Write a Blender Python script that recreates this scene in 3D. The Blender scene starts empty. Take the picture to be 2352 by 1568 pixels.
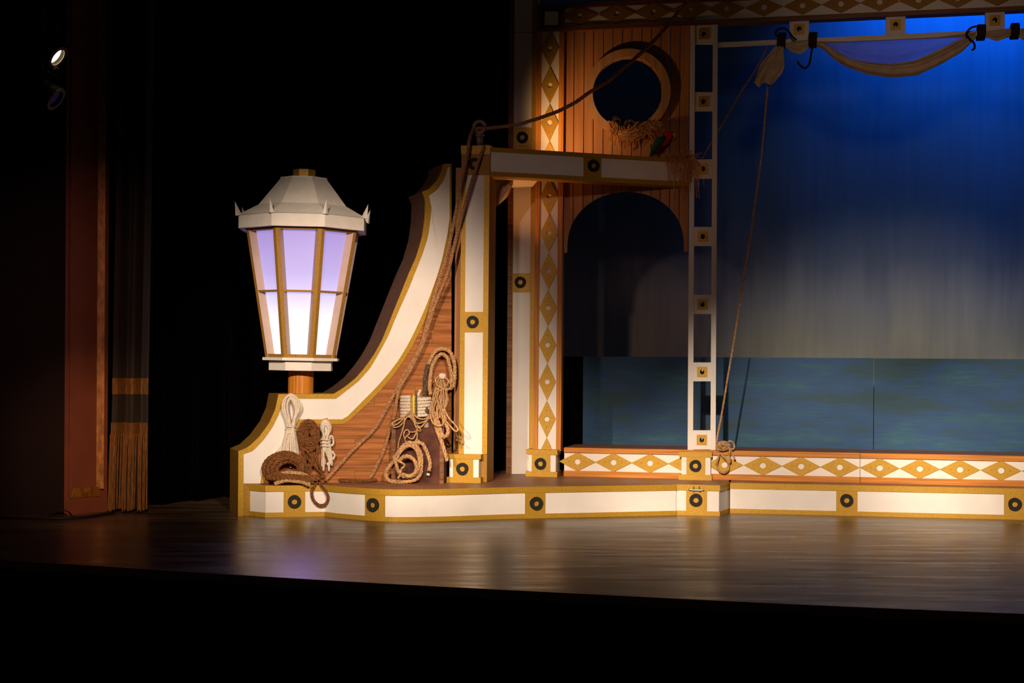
import bpy, bmesh, math, random
from mathutils import Vector, Matrix
random.seed(7)
SC = bpy.context.scene
COL = SC.collection
PI = math.pi

# ------------------------------------------------------------------ camera
F, CX, CY = 3300.0, 1176.0, 784.0       # focal length in pixels of the 2352 px frame
HOR = 830.0                             # eye level
ROLL = 0.006
EYE = Vector((0, 0, 1.25))
RIGHT = Vector((math.cos(ROLL), 0, math.sin(ROLL)))
UP = Vector((-math.sin(ROLL), 0, math.cos(ROLL)))
FWD = Vector((0, 1, 0))
cd = bpy.data.cameras.new('camera'); cam = bpy.data.objects.new('camera', cd); COL.objects.link(cam)
cd.sensor_width = 36; cd.lens = F / 2352 * 36; cd.shift_y = (HOR - CY) / 2352
cd.clip_end = 200
cam.matrix_world = Matrix(((RIGHT.x, UP.x, -FWD.x, EYE.x), (RIGHT.y, UP.y, -FWD.y, EYE.y), (RIGHT.z, UP.z, -FWD.z, EYE.z), (0, 0, 0, 1)))
SC.camera = cam
SC.view_settings.view_transform = 'Standard'; SC.view_settings.look = 'None'
SC.view_settings.exposure = 0; SC.view_settings.gamma = 1; SC.view_settings.use_curve_mapping = False

# ------------------------------------------------------------------ world, stage lights and added fills
w = bpy.data.worlds.new('world'); SC.world = w; w.use_nodes = True
w.node_tree.nodes['Background'].inputs[0].default_value = (0.5, 0.35, 0.25, 1)
w.node_tree.nodes['Background'].inputs[1].default_value = 0.012

def spot(name, loc, aim, watts, col, deg, blend=0.5, rad=0.06):
    l = bpy.data.lights.new(name, 'SPOT'); l.energy = watts; l.color = col
    l.spot_size = math.radians(deg); l.spot_blend = blend; l.shadow_soft_size = rad
    o = bpy.data.objects.new(name, l); COL.objects.link(o); o.location = loc
    o.rotation_euler = (Vector(aim) - Vector(loc)).to_track_quat('-Z', 'Y').to_euler()
    return o
WARM = (1.0, 0.77, 0.57)
# front-of-house keys, hung high in the auditorium
spot('front_spotlight', (-1.8, 0.3, 4.3), (-1.35, 11.6, 1.2), 3700, WARM, 18.0, 0.8)
spot('front_spotlight', (1.5, 0.6, 4.3), (-1.35, 11.6, 1.15), 3300, WARM, 15.5, 0.8)
spot('front_spotlight', (-4.6, 0.4, 4.2), (0.35, 12.1, -0.05), 3300, WARM, 11.5, 0.8)
spot('front_spotlight', (-0.9, 0.0, 4.0), (0.65, 12.1, 0.12), 3600, WARM, 14.0, 1.0, 0.3)
spot('front_spotlight', (-1.1, 0.0, 4.2), (2.4, 12.1, 0.1), 5600, WARM, 16.0, 0.85)
spot('front_spotlight', (0.6, 0.0, 4.2), (4.6, 12.0, 0.05), 5400, WARM, 16.0, 0.85)
# added fill spot that brightens the grey-green foot of the sky drop
spot('drop_fill', (1.6, 0.0, 4.4), (3.95, 15.0, 0.85), 2700, (1.0, 0.89, 0.72), 16.0, 1.0)
# dim fill washes on the upper set; beam-end and sail ones are added
spot('wash_fill', (-3.4, 0.5, 4.4), (-0.05, 12.0, 1.95), 500, (1.0, 0.64, 0.5), 18, 1.0, 0.2)
spot('wash_fill', (-0.4, 0.5, 4.4), (1.38, 12.2, 2.8), 210, (1.0, 0.46, 0.26), 8.0, 1.0, 0.2)
spot('wash_fill', (1.0, 0.5, 4.4), (3.3, 12.0, 3.3), 560, (1.0, 0.64, 0.44), 18, 1.0, 0.5)
# amber lamps tucked on and under the cross beam
def bulb(name, loc, watts, col, rad=0.04):
    l = bpy.data.lights.new(name, 'POINT'); l.energy = watts; l.color = col; l.shadow_soft_size = rad
    o = bpy.data.objects.new(name, l); COL.objects.link(o); o.location = loc
spot('beam_top_lamp', (0.10, 12.02, 3.02), (0.60, 12.56, 3.34), 40, (1.0, 0.52, 0.20), 84, 1.0, 0.03)
spot('soffit_lamp', (-0.03, 12.32, 1.98), (0.04, 12.42, 2.8), 13, (1.0, 0.38, 0.10), 92, 1.0, 0.03)
# added spots standing in for stage spill on the proscenium reveal and curtain foot
spot('spill_fill', (-0.6, 2.0, 3.2), (-3.36, 11.8, 0.35), 1700, (1.0, 0.54, 0.33), 11.5, 1.0)
spot('spill_fill', (-0.6, 2.0, 3.2), (-3.55, 11.8, 1.35), 520, (1.0, 0.50, 0.46), 18.0, 1.0)
# blue cyclorama strip above the painted sky
def area(name, loc, aim, watts, col, sx, sy, spread=180):
    l = bpy.data.lights.new(name, 'AREA'); l.energy = watts; l.color = col; l.shape = 'RECTANGLE'; l.size = sx; l.size_y = sy; l.spread = math.radians(spread)
    o = bpy.data.objects.new(name, l); COL.objects.link(o); o.location = loc
    o.rotation_euler = (Vector(aim) - Vector(loc)).to_track_quat('-Z', 'Y').to_euler()
    return o
area('cyclorama_light', (5.6, 13.5, 5.7), (5.72, 14.05, 4.6), 62, (0.012, 0.26, 0.86), 4.6, 0.15, 90)

# ------------------------------------------------------------------ projecting measured points on real planes
def ray(px, py):
    return (RIGHT * ((px - CX) / F) + UP * (-(py - HOR) / F) + FWD)
def at_depth(px, py, d):
    return EYE + ray(px, py) * d
def on_level(px, py, z=0.0):
    r = ray(px, py); return EYE + r * ((z - EYE.z) / r.z)
class Plane:
    """an upright plane through O, turned by th about the vertical; local x along it, local y back from it, z up"""
    def __init__(s, O, th):
        s.O = Vector((O[0], O[1], 0)); s.th = th
        s.ex = Vector((math.cos(th), math.sin(th), 0)); s.ey = Vector((-math.sin(th), math.cos(th), 0))
    def q(s, px, py, off=0.0):
        r = ray(px, py); t = ((s.O - EYE).dot(s.ey) - off) / r.dot(s.ey)
        p = EYE + r * t
        return ((p - s.O).dot(s.ex), p.z)
    def w3(s, px, py, off=0.0):
        r = ray(px, py); t = ((s.O - EYE).dot(s.ey) - off) / r.dot(s.ey)
        return EYE + r * t
    def world(s, a, y, z):
        return s.O + s.ex * a + s.ey * y + Vector((0, 0, z))
FREE = Plane((0, 0), 0)
DECK = 0.25
W = Plane(on_level(1300, 1093, DECK), math.radians(-12))          # cabin wall, fence, lattice, top beam
pf = on_level(1064, 1108, DECK)
P = Plane(pf + Vector((0.0125, 0.06, 0)), math.radians(-12))       # front post
S = Plane(on_level(580, 1112, DECK), math.radians(20))            # stern board

# ------------------------------------------------------------------ materials
def mat(name, col, rough=0.6, metal=0.0, vary=0.12, scale=(8, 8, 8), detail=4, bump=0.0, emit=None, dark=None, coat=0.0):
    m = bpy.data.materials.new(name); m.use_nodes = True
    nt = m.node_tree; b = nt.nodes['Principled BSDF']
    b.inputs['Roughness'].default_value = rough; b.inputs['Metallic'].default_value = metal
    b.inputs['Specular IOR Level'].default_value = 0.25
    if coat: b.inputs['Coat Weight'].default_value = coat
    tc = nt.nodes.new('ShaderNodeTexCoord'); mp = nt.nodes.new('ShaderNodeMapping'); mp.inputs['Scale'].default_value = scale
    nz = nt.nodes.new('ShaderNodeTexNoise'); nz.inputs['Scale'].default_value = 1.0; nz.inputs['Detail'].default_value = detail
    oi = nt.nodes.new('ShaderNodeObjectInfo')
    add = nt.nodes.new('ShaderNodeVectorMath'); add.operation = 'ADD'
    mulr = nt.nodes.new('ShaderNodeVectorMath'); mulr.operation = 'SCALE'; mulr.inputs['Scale'].default_value = 7.0
    cmb = nt.nodes.new('ShaderNodeCombineXYZ')
    for k in range(3): nt.links.new(oi.outputs['Random'], cmb.inputs[k])
    nt.links.new(cmb.outputs[0], mulr.inputs[0])
    nt.links.new(tc.outputs['Object'], mp.inputs['Vector']); nt.links.new(mp.outputs[0], add.inputs[0]); nt.links.new(mulr.outputs[0], add.inputs[1])
    nt.links.new(add.outputs[0], nz.inputs['Vector'])
    rp = nt.nodes.new('ShaderNodeValToRGB')
    lo = dark if dark else tuple(c * (1 - vary * 1.6) for c in col)
    hi = tuple(min(1, c * (1 + vary)) for c in col)
    rp.color_ramp.elements[0].position = 0.3; rp.color_ramp.elements[1].position = 0.7
    rp.color_ramp.elements[0].color = (*lo, 1); rp.color_ramp.elements[1].color = (*hi, 1)
    nt.links.new(nz.outputs['Fac'], rp.inputs['Fac']); nt.links.new(rp.outputs[0], b.inputs['Base Color'])
    if bump:
        bp = nt.nodes.new('ShaderNodeBump'); bp.inputs['Strength'].default_value = bump; bp.inputs['Distance'].default_value = 0.01
        nt.links.new(nz.outputs['Fac'], bp.inputs['Height']); nt.links.new(bp.outputs[0], b.inputs['Normal'])
    if emit:
        b.inputs['Emission Color'].default_value = (*emit[0], 1); b.inputs['Emission Strength'].default_value = emit[1]
    return m
M = {}
M['white'] = mat('white_paint', (0.82, 0.78, 0.74), 0.6, 0, 0.03, (5, 5, 5))
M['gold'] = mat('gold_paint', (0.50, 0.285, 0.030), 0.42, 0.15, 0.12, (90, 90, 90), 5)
M['goldside'] = mat('gold_paint_dull_shaded', (0.36, 0.185, 0.030), 0.55, 0.1, 0.12, (70, 70, 70), 5)  # darker gold: stern side shade put in the colour; duller lantern gold too
M['edgebrown'] = mat('brown_edge_paint', (0.15, 0.075, 0.045), 0.6, 0, 0.12, (20, 20, 20))
M['black'] = mat('black_paint', (0.018, 0.015, 0.014), 0.7, 0, 0.1)
M['woodx'] = mat('pine_along', (0.60, 0.235, 0.028), 0.45, 0, 0.2, (1.6, 30, 70), 5, 0.06, dark=(0.38, 0.125, 0.014))
M['woodz'] = mat('pine_upright', (0.60, 0.235, 0.028), 0.45, 0, 0.2, (70, 30, 1.6), 5, 0.06, dark=(0.38, 0.125, 0.014))
M['plankx'] = mat('stern_planking', (0.42, 0.155, 0.045), 0.55, 0, 0.25, (2.0, 20, 45), 6, 0.06, dark=(0.21, 0.066, 0.018))
M['plankz'] = mat('cabin_planking', (0.46, 0.21, 0.080), 0.55, 0, 0.15, (18, 10, 1.0), 4, 0.03, dark=(0.34, 0.145, 0.052))
M['plainwood'] = mat('plain_ply', (0.46, 0.25, 0.12), 0.55, 0, 0.15, (30, 20, 3), 5)
M['deck'] = mat('brown_deck_paint', (0.36, 0.165, 0.085), 0.45, 0, 0.2, (3, 40, 40), 5)
M['darkwood'] = mat('dark_beam_wood', (0.22, 0.09, 0.035), 0.5, 0, 0.3, (2.5, 30, 60), 5)
M['black_cloth'] = mat('black_velour', (0.0012, 0.001, 0.001), 0.95, 0, 0.1)
M['blackwall'] = mat('black_wall', (0.003, 0.0026, 0.0026), 0.95, 0, 0.1)
for k in ('black_cloth', 'blackwall'): M[k].node_tree.nodes['Principled BSDF'].inputs['Specular IOR Level'].default_value = 0.0
M['lampwhite'] = mat('lantern_white_paint', (0.80, 0.75, 0.70), 0.6, 0, 0.04, (12, 12, 12))
M['reveal'] = mat('reveal_lamp_tint', (0.50, 0.36, 0.31), 0.6, 0, 0.05)  # pink of the lantern light on the reveals, put in the colour
M['rope_tan'] = mat('manila_rope', (0.56, 0.33, 0.155), 0.85, 0, 0.3, (60, 60, 60), 4)
M['rope_brown'] = mat('coir_rope', (0.20, 0.075, 0.022), 0.85, 0, 0.35, (60, 60, 60), 4)
M['rope_mid'] = mat('weathered_rope', (0.44, 0.225, 0.105), 0.85, 0, 0.3, (60, 60, 60), 4)
M['rope_white'] = mat('cotton_rope', (0.74, 0.64, 0.52), 0.85, 0, 0.12, (60, 60, 60), 4)
M['rope_green'] = mat('green_grey_rope', (0.11, 0.09, 0.06), 0.85, 0, 0.25, (60, 60, 60), 4)
M['rope_black'] = mat('black_rope', (0.035, 0.022, 0.018), 0.85, 0, 0.2, (60, 60, 60), 4)
M['yellow'] = mat('yellow_tape', (0.75, 0.52, 0.02), 0.5)
M['trunk'] = mat('trunk_maroon', (0.10, 0.036, 0.022), 0.85, 0, 0.3, (10, 10, 10), 6)
M['metal'] = mat('dull_steel', (0.5, 0.48, 0.46), 0.35, 0.9, 0.1)
M['iron'] = mat('painted_iron', (0.30, 0.22, 0.2), 0.5, 0.3, 0.2, (20, 20, 20))
M['maroon'] = mat('proscenium_maroon', (0.22, 0.070, 0.034), 0.55, 0, 0.08, (6, 6, 6))
M['maroonwall'] = mat('auditorium_wall', (0.012, 0.005, 0.003), 0.8, 0, 0.1, (5, 5, 5))
M['gilt'] = mat('worn_gilt', (0.36, 0.165, 0.03), 0.45, 0.2, 0.3, (30, 30, 12), 6)
M['velvet'] = mat('grey_green_velvet', (0.045, 0.037, 0.026), 0.8, 0, 0.12, (20, 20, 4))
M['fringe'] = mat('gold_fringe', (0.26, 0.125, 0.028), 0.7, 0.1, 0.3, (90, 90, 14), 4)
M['raffia'] = mat('raffia_straw', (0.70, 0.36, 0.14), 0.8, 0, 0.25, (40, 40, 40))
M['moss'] = mat('dark_moss', (0.10, 0.065, 0.03), 0.9, 0, 0.3, (60, 60, 60))
M['red'] = mat('red_feathers', (0.80, 0.012, 0.02), 0.7, 0, 0.3, (90, 90, 90))
M['dred'] = mat('dark_red_feathers', (0.12, 0.008, 0.012), 0.7, 0, 0.3, (90, 90, 90))
M['green'] = mat('green_feathers', (0.012, 0.13, 0.075), 0.7, 0, 0.4, (90, 90, 90))
M['cream'] = mat('cream_horn', (0.62, 0.5, 0.32), 0.5)
M['canvas'] = mat('sail_canvas', (0.58, 0.44, 0.30), 0.85, 0, 0.12, (14, 14, 14), 4)
M['eye'] = mat('black_eye', (0.01, 0.01, 0.01), 0.2)
M['cable'] = mat('black_cable', (0.012, 0.01, 0.01), 0.5)

def sheer_mat():
    m = mat('sheer_canvas', (0.55, 0.42, 0.34), 0.85, 0, 0.1, (14, 14, 14))
    nt = m.node_tree; b = nt.nodes['Principled BSDF']; out = nt.nodes['Material Output']
    tr = nt.nodes.new('ShaderNodeBsdfTransparent'); tl = nt.nodes.new('ShaderNodeBsdfTranslucent'); tl.inputs[0].default_value = (0.6, 0.5, 0.4, 1)
    m1 = nt.nodes.new('ShaderNodeMixShader'); m1.inputs[0].default_value = 0.4
    m2 = nt.nodes.new('ShaderNodeMixShader'); m2.inputs[0].default_value = 0.38
    nt.links.new(b.outputs[0], m1.inputs[1]); nt.links.new(tl.outputs[0], m1.inputs[2])
    nt.links.new(m1.outputs[0], m2.inputs[1]); nt.links.new(tr.outputs[0], m2.inputs[2]); nt.links.new(m2.outputs[0], out.inputs[0])
    return m
M['sheer'] = sheer_mat()

def glow_mat():
    m = bpy.data.materials.new('lit_acrylic'); m.use_nodes = True; nt = m.node_tree; b = nt.nodes['Principled BSDF']
    b.inputs['Base Color'].default_value = (0.16, 0.15, 0.19, 1); b.inputs['Roughness'].default_value = 0.4
    tc = nt.nodes.new('ShaderNodeTexCoord'); sx = nt.nodes.new('ShaderNodeSeparateXYZ'); mr = nt.nodes.new('ShaderNodeMapRange')
    mr.inputs[1].default_value = 0.30; mr.inputs[2].default_value = 1.38
    rp = nt.nodes.new('ShaderNodeValToRGB'); e = rp.color_ramp.elements
    e[0].position = 0.0; e[0].color = (1.0, 0.98, 1.0, 1)
    e[1].position = 1.0; e[1].color = (0.40, 0.29, 0.74, 1)
    for p_, c in ((0.30, (0.92, 0.88, 1.0, 1)), (0.46, (0.70, 0.62, 1.0, 1)), (0.62, (0.56, 0.45, 0.94, 1)), (0.85, (0.46, 0.34, 0.83, 1))):
        k = e.new(p_); k.color = c
    nt.links.new(tc.outputs['Object'], sx.inputs[0]); nt.links.new(sx.outputs[2], mr.inputs[0]); nt.links.new(mr.outputs[0], rp.inputs[0])
    nt.links.new(rp.outputs[0], b.inputs['Emission Color'])
    mr2 = nt.nodes.new('ShaderNodeMapRange'); mr2.inputs[1].default_value = 0.30; mr2.inputs[2].default_value = 1.0; mr2.inputs[3].default_value = 1.25; mr2.inputs[4].default_value = 0.82
    nt.links.new(sx.outputs[2], mr2.inputs[0]); nt.links.new(mr2.outputs[0], b.inputs['Emission Strength'])
    return m
M['glow'] = glow_mat()

def floor_mat():
    m = bpy.data.materials.new('stage_floor'); m.use_nodes = True; nt = m.node_tree; b = nt.nodes['Principled BSDF']
    tc = nt.nodes.new('ShaderNodeTexCoord')
    def noise(scale, det=5, s=1.0):
        mp = nt.nodes.new('ShaderNodeMapping'); mp.inputs['Scale'].default_value = scale; nt.links.new(tc.outputs['Object'], mp.inputs[0])
        n = nt.nodes.new('ShaderNodeTexNoise'); n.inputs['Scale'].default_value = s; n.inputs['Detail'].default_value = det
        nt.links.new(mp.outputs[0], n.inputs['Vector']); return n
    n1 = noise((0.7, 2.6, 1)); n2 = noise((1.3, 10, 1), 9); n3 = noise((0.6, 7, 1), 10)
    rp = nt.nodes.new('ShaderNodeValToRGB'); rp.color_ramp.elements[0].position = 0.34; rp.color_ramp.elements[1].position = 0.66
    rp.color_ramp.elements[0].color = (0.036, 0.021, 0.012, 1); rp.color_ramp.elements[1].color = (0.185, 0.120, 0.072, 1)
    mx = nt.nodes.new('ShaderNodeMath'); mx.operation = 'MULTIPLY_ADD'; mx.inputs[1].default_value = 0.5
    nt.links.new(n2.outputs[0], mx.inputs[0]); 
    h = nt.nodes.new('ShaderNodeMath'); h.operation = 'MULTIPLY'; h.inputs[1].default_value = 0.5; nt.links.new(n1.outputs[0], h.inputs[0]); nt.links.new(h.outputs[0], mx.inputs[2])
    nt.links.new(mx.outputs[0], rp.inputs[0])
    sc = nt.nodes.new('ShaderNodeValToRGB'); sc.color_ramp.elements[0].position = 0.36; sc.color_ramp.elements[1].position = 0.42
    sc.color_ramp.elements[0].color = (0.35, 0.35, 0.35, 1); sc.color_ramp.elements[1].color = (1, 1, 1, 1)
    nt.links.new(n3.outputs[0], sc.inputs[0])
    mm = nt.nodes.new('ShaderNodeMix'); mm.data_type = 'RGBA'; mm.blend_type = 'MULTIPLY'; mm.inputs[0].default_value = 0.75
    nt.links.new(rp.outputs[0], mm.inputs[6]); nt.links.new(sc.outputs[0], mm.inputs[7]); nt.links.new(mm.outputs[2], b.inputs['Base Color'])
    rr = nt.nodes.new('ShaderNodeMapRange'); rr.inputs[1].default_value = 0.35; rr.inputs[2].default_value = 0.65; rr.inputs[3].default_value = 0.27; rr.inputs[4].default_value = 0.38
    nt.links.new(n2.outputs[0], rr.inputs[0]); nt.links.new(rr.outputs[0], b.inputs['Roughness'])
    bp = nt.nodes.new('ShaderNodeBump'); bp.inputs['Strength'].default_value = 0.02; bp.inputs['Distance'].default_value = 0.01
    nt.links.new(n2.outputs[0], bp.inputs['Height']); nt.links.new(bp.outputs[0], b.inputs['Normal'])
    return m
M['floor'] = floor_mat()

def sky_paint():
    """hand-painted drop: blue above, dark band, grey-green low down with front light painted in, vertical drips"""
    m = bpy.data.materials.new('painted_sky_drop'); m.use_nodes = True; nt = m.node_tree; b = nt.nodes['Principled BSDF']; b.inputs['Roughness'].default_value = 0.85
    tc = nt.nodes.new('ShaderNodeTexCoord'); sx = nt.nodes.new('ShaderNodeSeparateXYZ'); nt.links.new(tc.outputs['Object'], sx.inputs[0])
    mp = nt.nodes.new('ShaderNodeMapping'); mp.inputs['Scale'].default_value = (3.0, 1, 0.35); nt.links.new(tc.outputs['Object'], mp.inputs[0])
    n = nt.nodes.new('ShaderNodeTexNoise'); n.inputs['Scale'].default_value = 1.0; n.inputs['Detail'].default_value = 7; nt.links.new(mp.outputs[0], n.inputs['Vector'])
    ma = nt.nodes.new('ShaderNodeMath'); ma.operation = 'MULTIPLY_ADD'; ma.inputs[1].default_value = 0.7; ma.inputs[2].default_value = -0.35
    nt.links.new(n.outputs[0], ma.inputs[0])
    ad = nt.nodes.new('ShaderNodeMath'); nt.links.new(ma.outputs[0], ad.inputs[0]); nt.links.new(sx.outputs[2], ad.inputs[1])
    mr = nt.nodes.new('ShaderNodeMapRange'); mr.inputs[1].default_value = 1.0; mr.inputs[2].default_value = 5.0; nt.links.new(ad.outputs[0], mr.inputs[0])
    rp = nt.nodes.new('ShaderNodeValToRGB'); e = rp.color_ramp.elements
    e[0].position = 0.0; e[0].color = (0.40, 0.36, 0.27, 1); e[1].position = 1.0; e[1].color = (0.03, 0.19, 0.55, 1)  # paler low stops carry some of the front light in the colour
    for p_, c in ((0.12, (0.38, 0.36, 0.30, 1)), (0.22, (0.27, 0.28, 0.30, 1)), (0.32, (0.12, 0.15, 0.22, 1)), (0.45, (0.045, 0.10, 0.20, 1)), (0.72, (0.03, 0.13, 0.36, 1))):
        k = e.new(p_); k.color = c
    nt.links.new(mr.outputs[0], rp.inputs[0])
    mp2 = nt.nodes.new('ShaderNodeMapping'); mp2.inputs['Scale'].default_value = (14, 1, 1.0); nt.links.new(tc.outputs['Object'], mp2.inputs[0])
    n2 = nt.nodes.new('ShaderNodeTexNoise'); n2.inputs['Scale'].default_value = 1.0; n2.inputs['Detail'].default_value = 8; nt.links.new(mp2.outputs[0], n2.inputs['Vector'])
    mr2 = nt.nodes.new('ShaderNodeMapRange'); mr2.inputs[1].default_value = 0.3; mr2.inputs[2].default_value = 0.7; mr2.inputs[3].default_value = 0.90; mr2.inputs[4].default_value = 1.08
    nt.links.new(n2.outputs[0], mr2.inputs[0])
    mm = nt.nodes.new('ShaderNodeVectorMath'); mm.operation = 'SCALE'; nt.links.new(rp.outputs[0], mm.inputs[0]); nt.links.new(mr2.outputs[0], mm.inputs['Scale'])
    nt.links.new(mm.outputs[0], b.inputs['Base Color'])
    bp = nt.nodes.new('ShaderNodeBump'); bp.inputs['Strength'].default_value = 0.15; bp.inputs['Distance'].default_value = 0.03
    nt.links.new(n2.outputs[0], bp.inputs['Height']); nt.links.new(bp.outputs[0], b.inputs['Normal'])
    return m
M['sky'] = sky_paint()
def sea_paint():
    m = bpy.data.materials.new('painted_sea'); m.use_nodes = True; nt = m.node_tree; b = nt.nodes['Principled BSDF']; b.inputs['Roughness'].default_value = 0.6
    tc = nt.nodes.new('ShaderNodeTexCoord')
    def noise(scale, det):
        mp = nt.nodes.new('ShaderNodeMapping'); mp.inputs['Scale'].default_value = scale; nt.links.new(tc.outputs['Object'], mp.inputs[0])
        n = nt.nodes.new('ShaderNodeTexNoise'); n.inputs['Scale'].default_value = 1.0; n.inputs['Detail'].default_value = det; nt.links.new(mp.outputs[0], n.inputs['Vector']); return n
    n1 = noise((1.1, 1, 5.0), 3); n2 = noise((5, 1, 60), 6)
    ad = nt.nodes.new('ShaderNodeMath'); ad.operation = 'MULTIPLY_ADD'; ad.inputs[1].default_value = 0.35; nt.links.new(n2.outputs[0], ad.inputs[0])
    h = nt.nodes.new('ShaderNodeMath'); h.operation = 'MULTIPLY'; h.inputs[1].default_value = 0.75; nt.links.new(n1.outputs[0], h.inputs[0]); nt.links.new(h.outputs[0], ad.inputs[2])
    rp = nt.nodes.new('ShaderNodeValToRGB'); e = rp.color_ramp.elements
    e[0].position = 0.36; e[0].color = (0.004, 0.046, 0.080, 1); e[1].position = 0.74; e[1].color = (0.014, 0.140, 0.28, 1)
    k = e.new(0.47); k.color = (0.006, 0.062, 0.100, 1); k = e.new(0.56); k.color = (0.003, 0.066, 0.22, 1); k = e.new(0.64); k.color = (0.009, 0.092, 0.160, 1)
    nt.links.new(ad.outputs[0], rp.inputs[0]); nt.links.new(rp.outputs[0], b.inputs['Base Color'])
    return m
M['sea'] = sea_paint()

# ------------------------------------------------------------------ object builders
class Thing:
    def __init__(s, obj, plane, org): s.o = obj; s.pl = plane; s.org = org
def tag(o, label=None, cat=None, group=None, kind=None):
    if label: o['label'] = label
    if cat: o['category'] = cat
    if group: o['group'] = group
    if kind: o['kind'] = kind
    return o
def thing(name, label, cat, plane=FREE, org=(0, 0, 0), group=None, kind=None):
    e = bpy.data.objects.new(name, None); COL.objects.link(e); e.empty_display_size = 0.1
    e.location = plane.world(*org); e.rotation_euler = (0, 0, plane.th)
    tag(e, label, cat, group, kind)
    return Thing(e, plane, org)
def mesh(name, vf, material, smooth=False):
    me = bpy.data.meshes.new(name); me.from_pydata([tuple(v) for v in vf[0]], [], vf[1]); me.materials.append(material)
    bm = bmesh.new(); bm.from_mesh(me); bmesh.ops.recalc_face_normals(bm, faces=bm.faces); bm.to_mesh(me); bm.free()
    if smooth:
        for p in me.polygons: p.use_smooth = True
    me.update(); return me
def part(name, vf, material, root, parent=None, smooth=False, label=None, kind=None):
    """vf in the root's plane-local coordinates"""
    g = root.org; vs = [(v[0] - g[0], v[1] - g[1], v[2] - g[2]) for v in vf[0]]
    o = bpy.data.objects.new(name, mesh(name, (vs, vf[1]), material, smooth)); COL.objects.link(o)
    o.parent = parent if parent else root.o
    tag(o, label, None, None, kind); return o
def place(name, me, root, loc, parent=None, rot=None):
    """a copy of a shared mesh at plane-local loc"""
    o = bpy.data.objects.new(name, me); COL.objects.link(o); o.parent = parent if parent else root.o
    g = root.org; o.location = (loc[0] - g[0], loc[1] - g[1], loc[2] - g[2])
    if rot: o.rotation_euler = rot
    return o
def single(name, vf, material, label, cat, group=None, kind=None, smooth=False, base=None):
    """a thing that is one mesh, world coordinates"""
    xs = [v[0] for v in vf[0]]; ys = [v[1] for v in vf[0]]; zs = [v[2] for v in vf[0]]
    b = base or ((min(xs) + max(xs)) / 2, (min(ys) + max(ys)) / 2, min(zs))
    o = bpy.data.objects.new(name, mesh(name, ([(v[0] - b[0], v[1] - b[1], v[2] - b[2]) for v in vf[0]], vf[1]), material, smooth))
    COL.objects.link(o); o.location = b; tag(o, label, cat, group, kind); return o

# shape generators: (verts, faces)
def join(*vfs):
    V, Fc = [], []
    for v, f in vfs:
        n = len(V); V += list(v); Fc += [tuple(i + n for i in q) for q in f]
    return V, Fc
def prism(poly, y0, th):
    n = len(poly)
    V = [(a, y0, z) for a, z in poly] + [(a, y0 + th, z) for a, z in poly]
    Fc = [tuple(range(n)), tuple(range(2 * n - 1, n - 1, -1))] + [(i, (i + 1) % n, n + (i + 1) % n, n + i) for i in range(n)]
    return V, Fc
def box(a0, a1, y0, y1, z0, z1):
    return prism([(a0, z0), (a1, z0), (a1, z1), (a0, z1)], y0, y1 - y0)
def strip(A, B, y0, th):
    """band between two polylines with equal counts"""
    n = len(A)
    V = [(a, y0, z) for a, z in A] + [(a, y0, z) for a, z in B] + [(a, y0 + th, z) for a, z in A] + [(a, y0 + th, z) for a, z in B]
    Fc = []
    for i in range(n - 1):
        Fc += [(i, i + 1, n + i + 1, n + i), (2 * n + i, 3 * n + i, 3 * n + i + 1, 2 * n + i + 1), (i, 2 * n + i, 2 * n + i + 1, i + 1), (n + i, n + i + 1, 3 * n + i + 1, 3 * n + i)]
    Fc += [(0, n, 3 * n, 2 * n), (n - 1, 3 * n - 1, 4 * n - 1, 2 * n - 1)]
    return V, Fc
def resample(pts, n):
    L = [0.0]
    for i in range(1, len(pts)): L.append(L[-1] + math.dist(pts[i], pts[i - 1]))
    out = []; j = 0
    for k in range(n):
        t = L[-1] * k / (n - 1)
        while j < len(pts) - 2 and L[j + 1] < t: j += 1
        d = L[j + 1] - L[j]; f = 0 if d == 0 else (t - L[j]) / d
        out.append(tuple(pts[j][c] + (pts[j + 1][c] - pts[j][c]) * min(1, f) for c in range(len(pts[0]))))
    return out
def catmull(pts, sub=8, closed=False):
    P_ = [Vector(p) for p in pts]; n = len(P_); out = []
    rng = n if closed else n - 1
    for i in range(rng):
        p1, p2 = P_[i], P_[(i + 1) % n]
        p0 = P_[i - 1] if (closed or i > 0) else p1 * 2 - p2
        p3 = P_[(i + 2) % n] if (closed or i + 2 < n) else p2 * 2 - p1
        for k in range(sub):
            t = k / sub
            out.append(0.5 * ((2 * p1) + (p2 - p0) * t + (2 * p0 - 5 * p1 + 4 * p2 - p3) * t * t + (3 * p1 - p0 - 3 * p2 + p3) * t ** 3))
    out.append(P_[0].copy() if closed else P_[-1].copy())
    return out
def frames(pts, step):
    L = [0.0]
    for i in range(1, len(pts)): L.append(L[-1] + (pts[i] - pts[i - 1]).length)
    n = max(3, int(L[-1] / step) + 1)
    pp = [Vector(p) for p in resample([tuple(p) for p in pts], n)]
    T = [(pp[min(i + 1, n - 1)] - pp[max(i - 1, 0)]).normalized() for i in range(n)]
    up = Vector((0, 0, 1)) if abs(T[0].z) < 0.9 else Vector((1, 0, 0))
    N = [(up - T[0] * up.dot(T[0])).normalized()]
    for i in range(1, n):
        v = N[-1] - T[i] * N[-1].dot(T[i]); N.append(v.normalized() if v.length > 1e-6 else N[-1])
    return pp, T, N, L[-1] / (n - 1)
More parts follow.
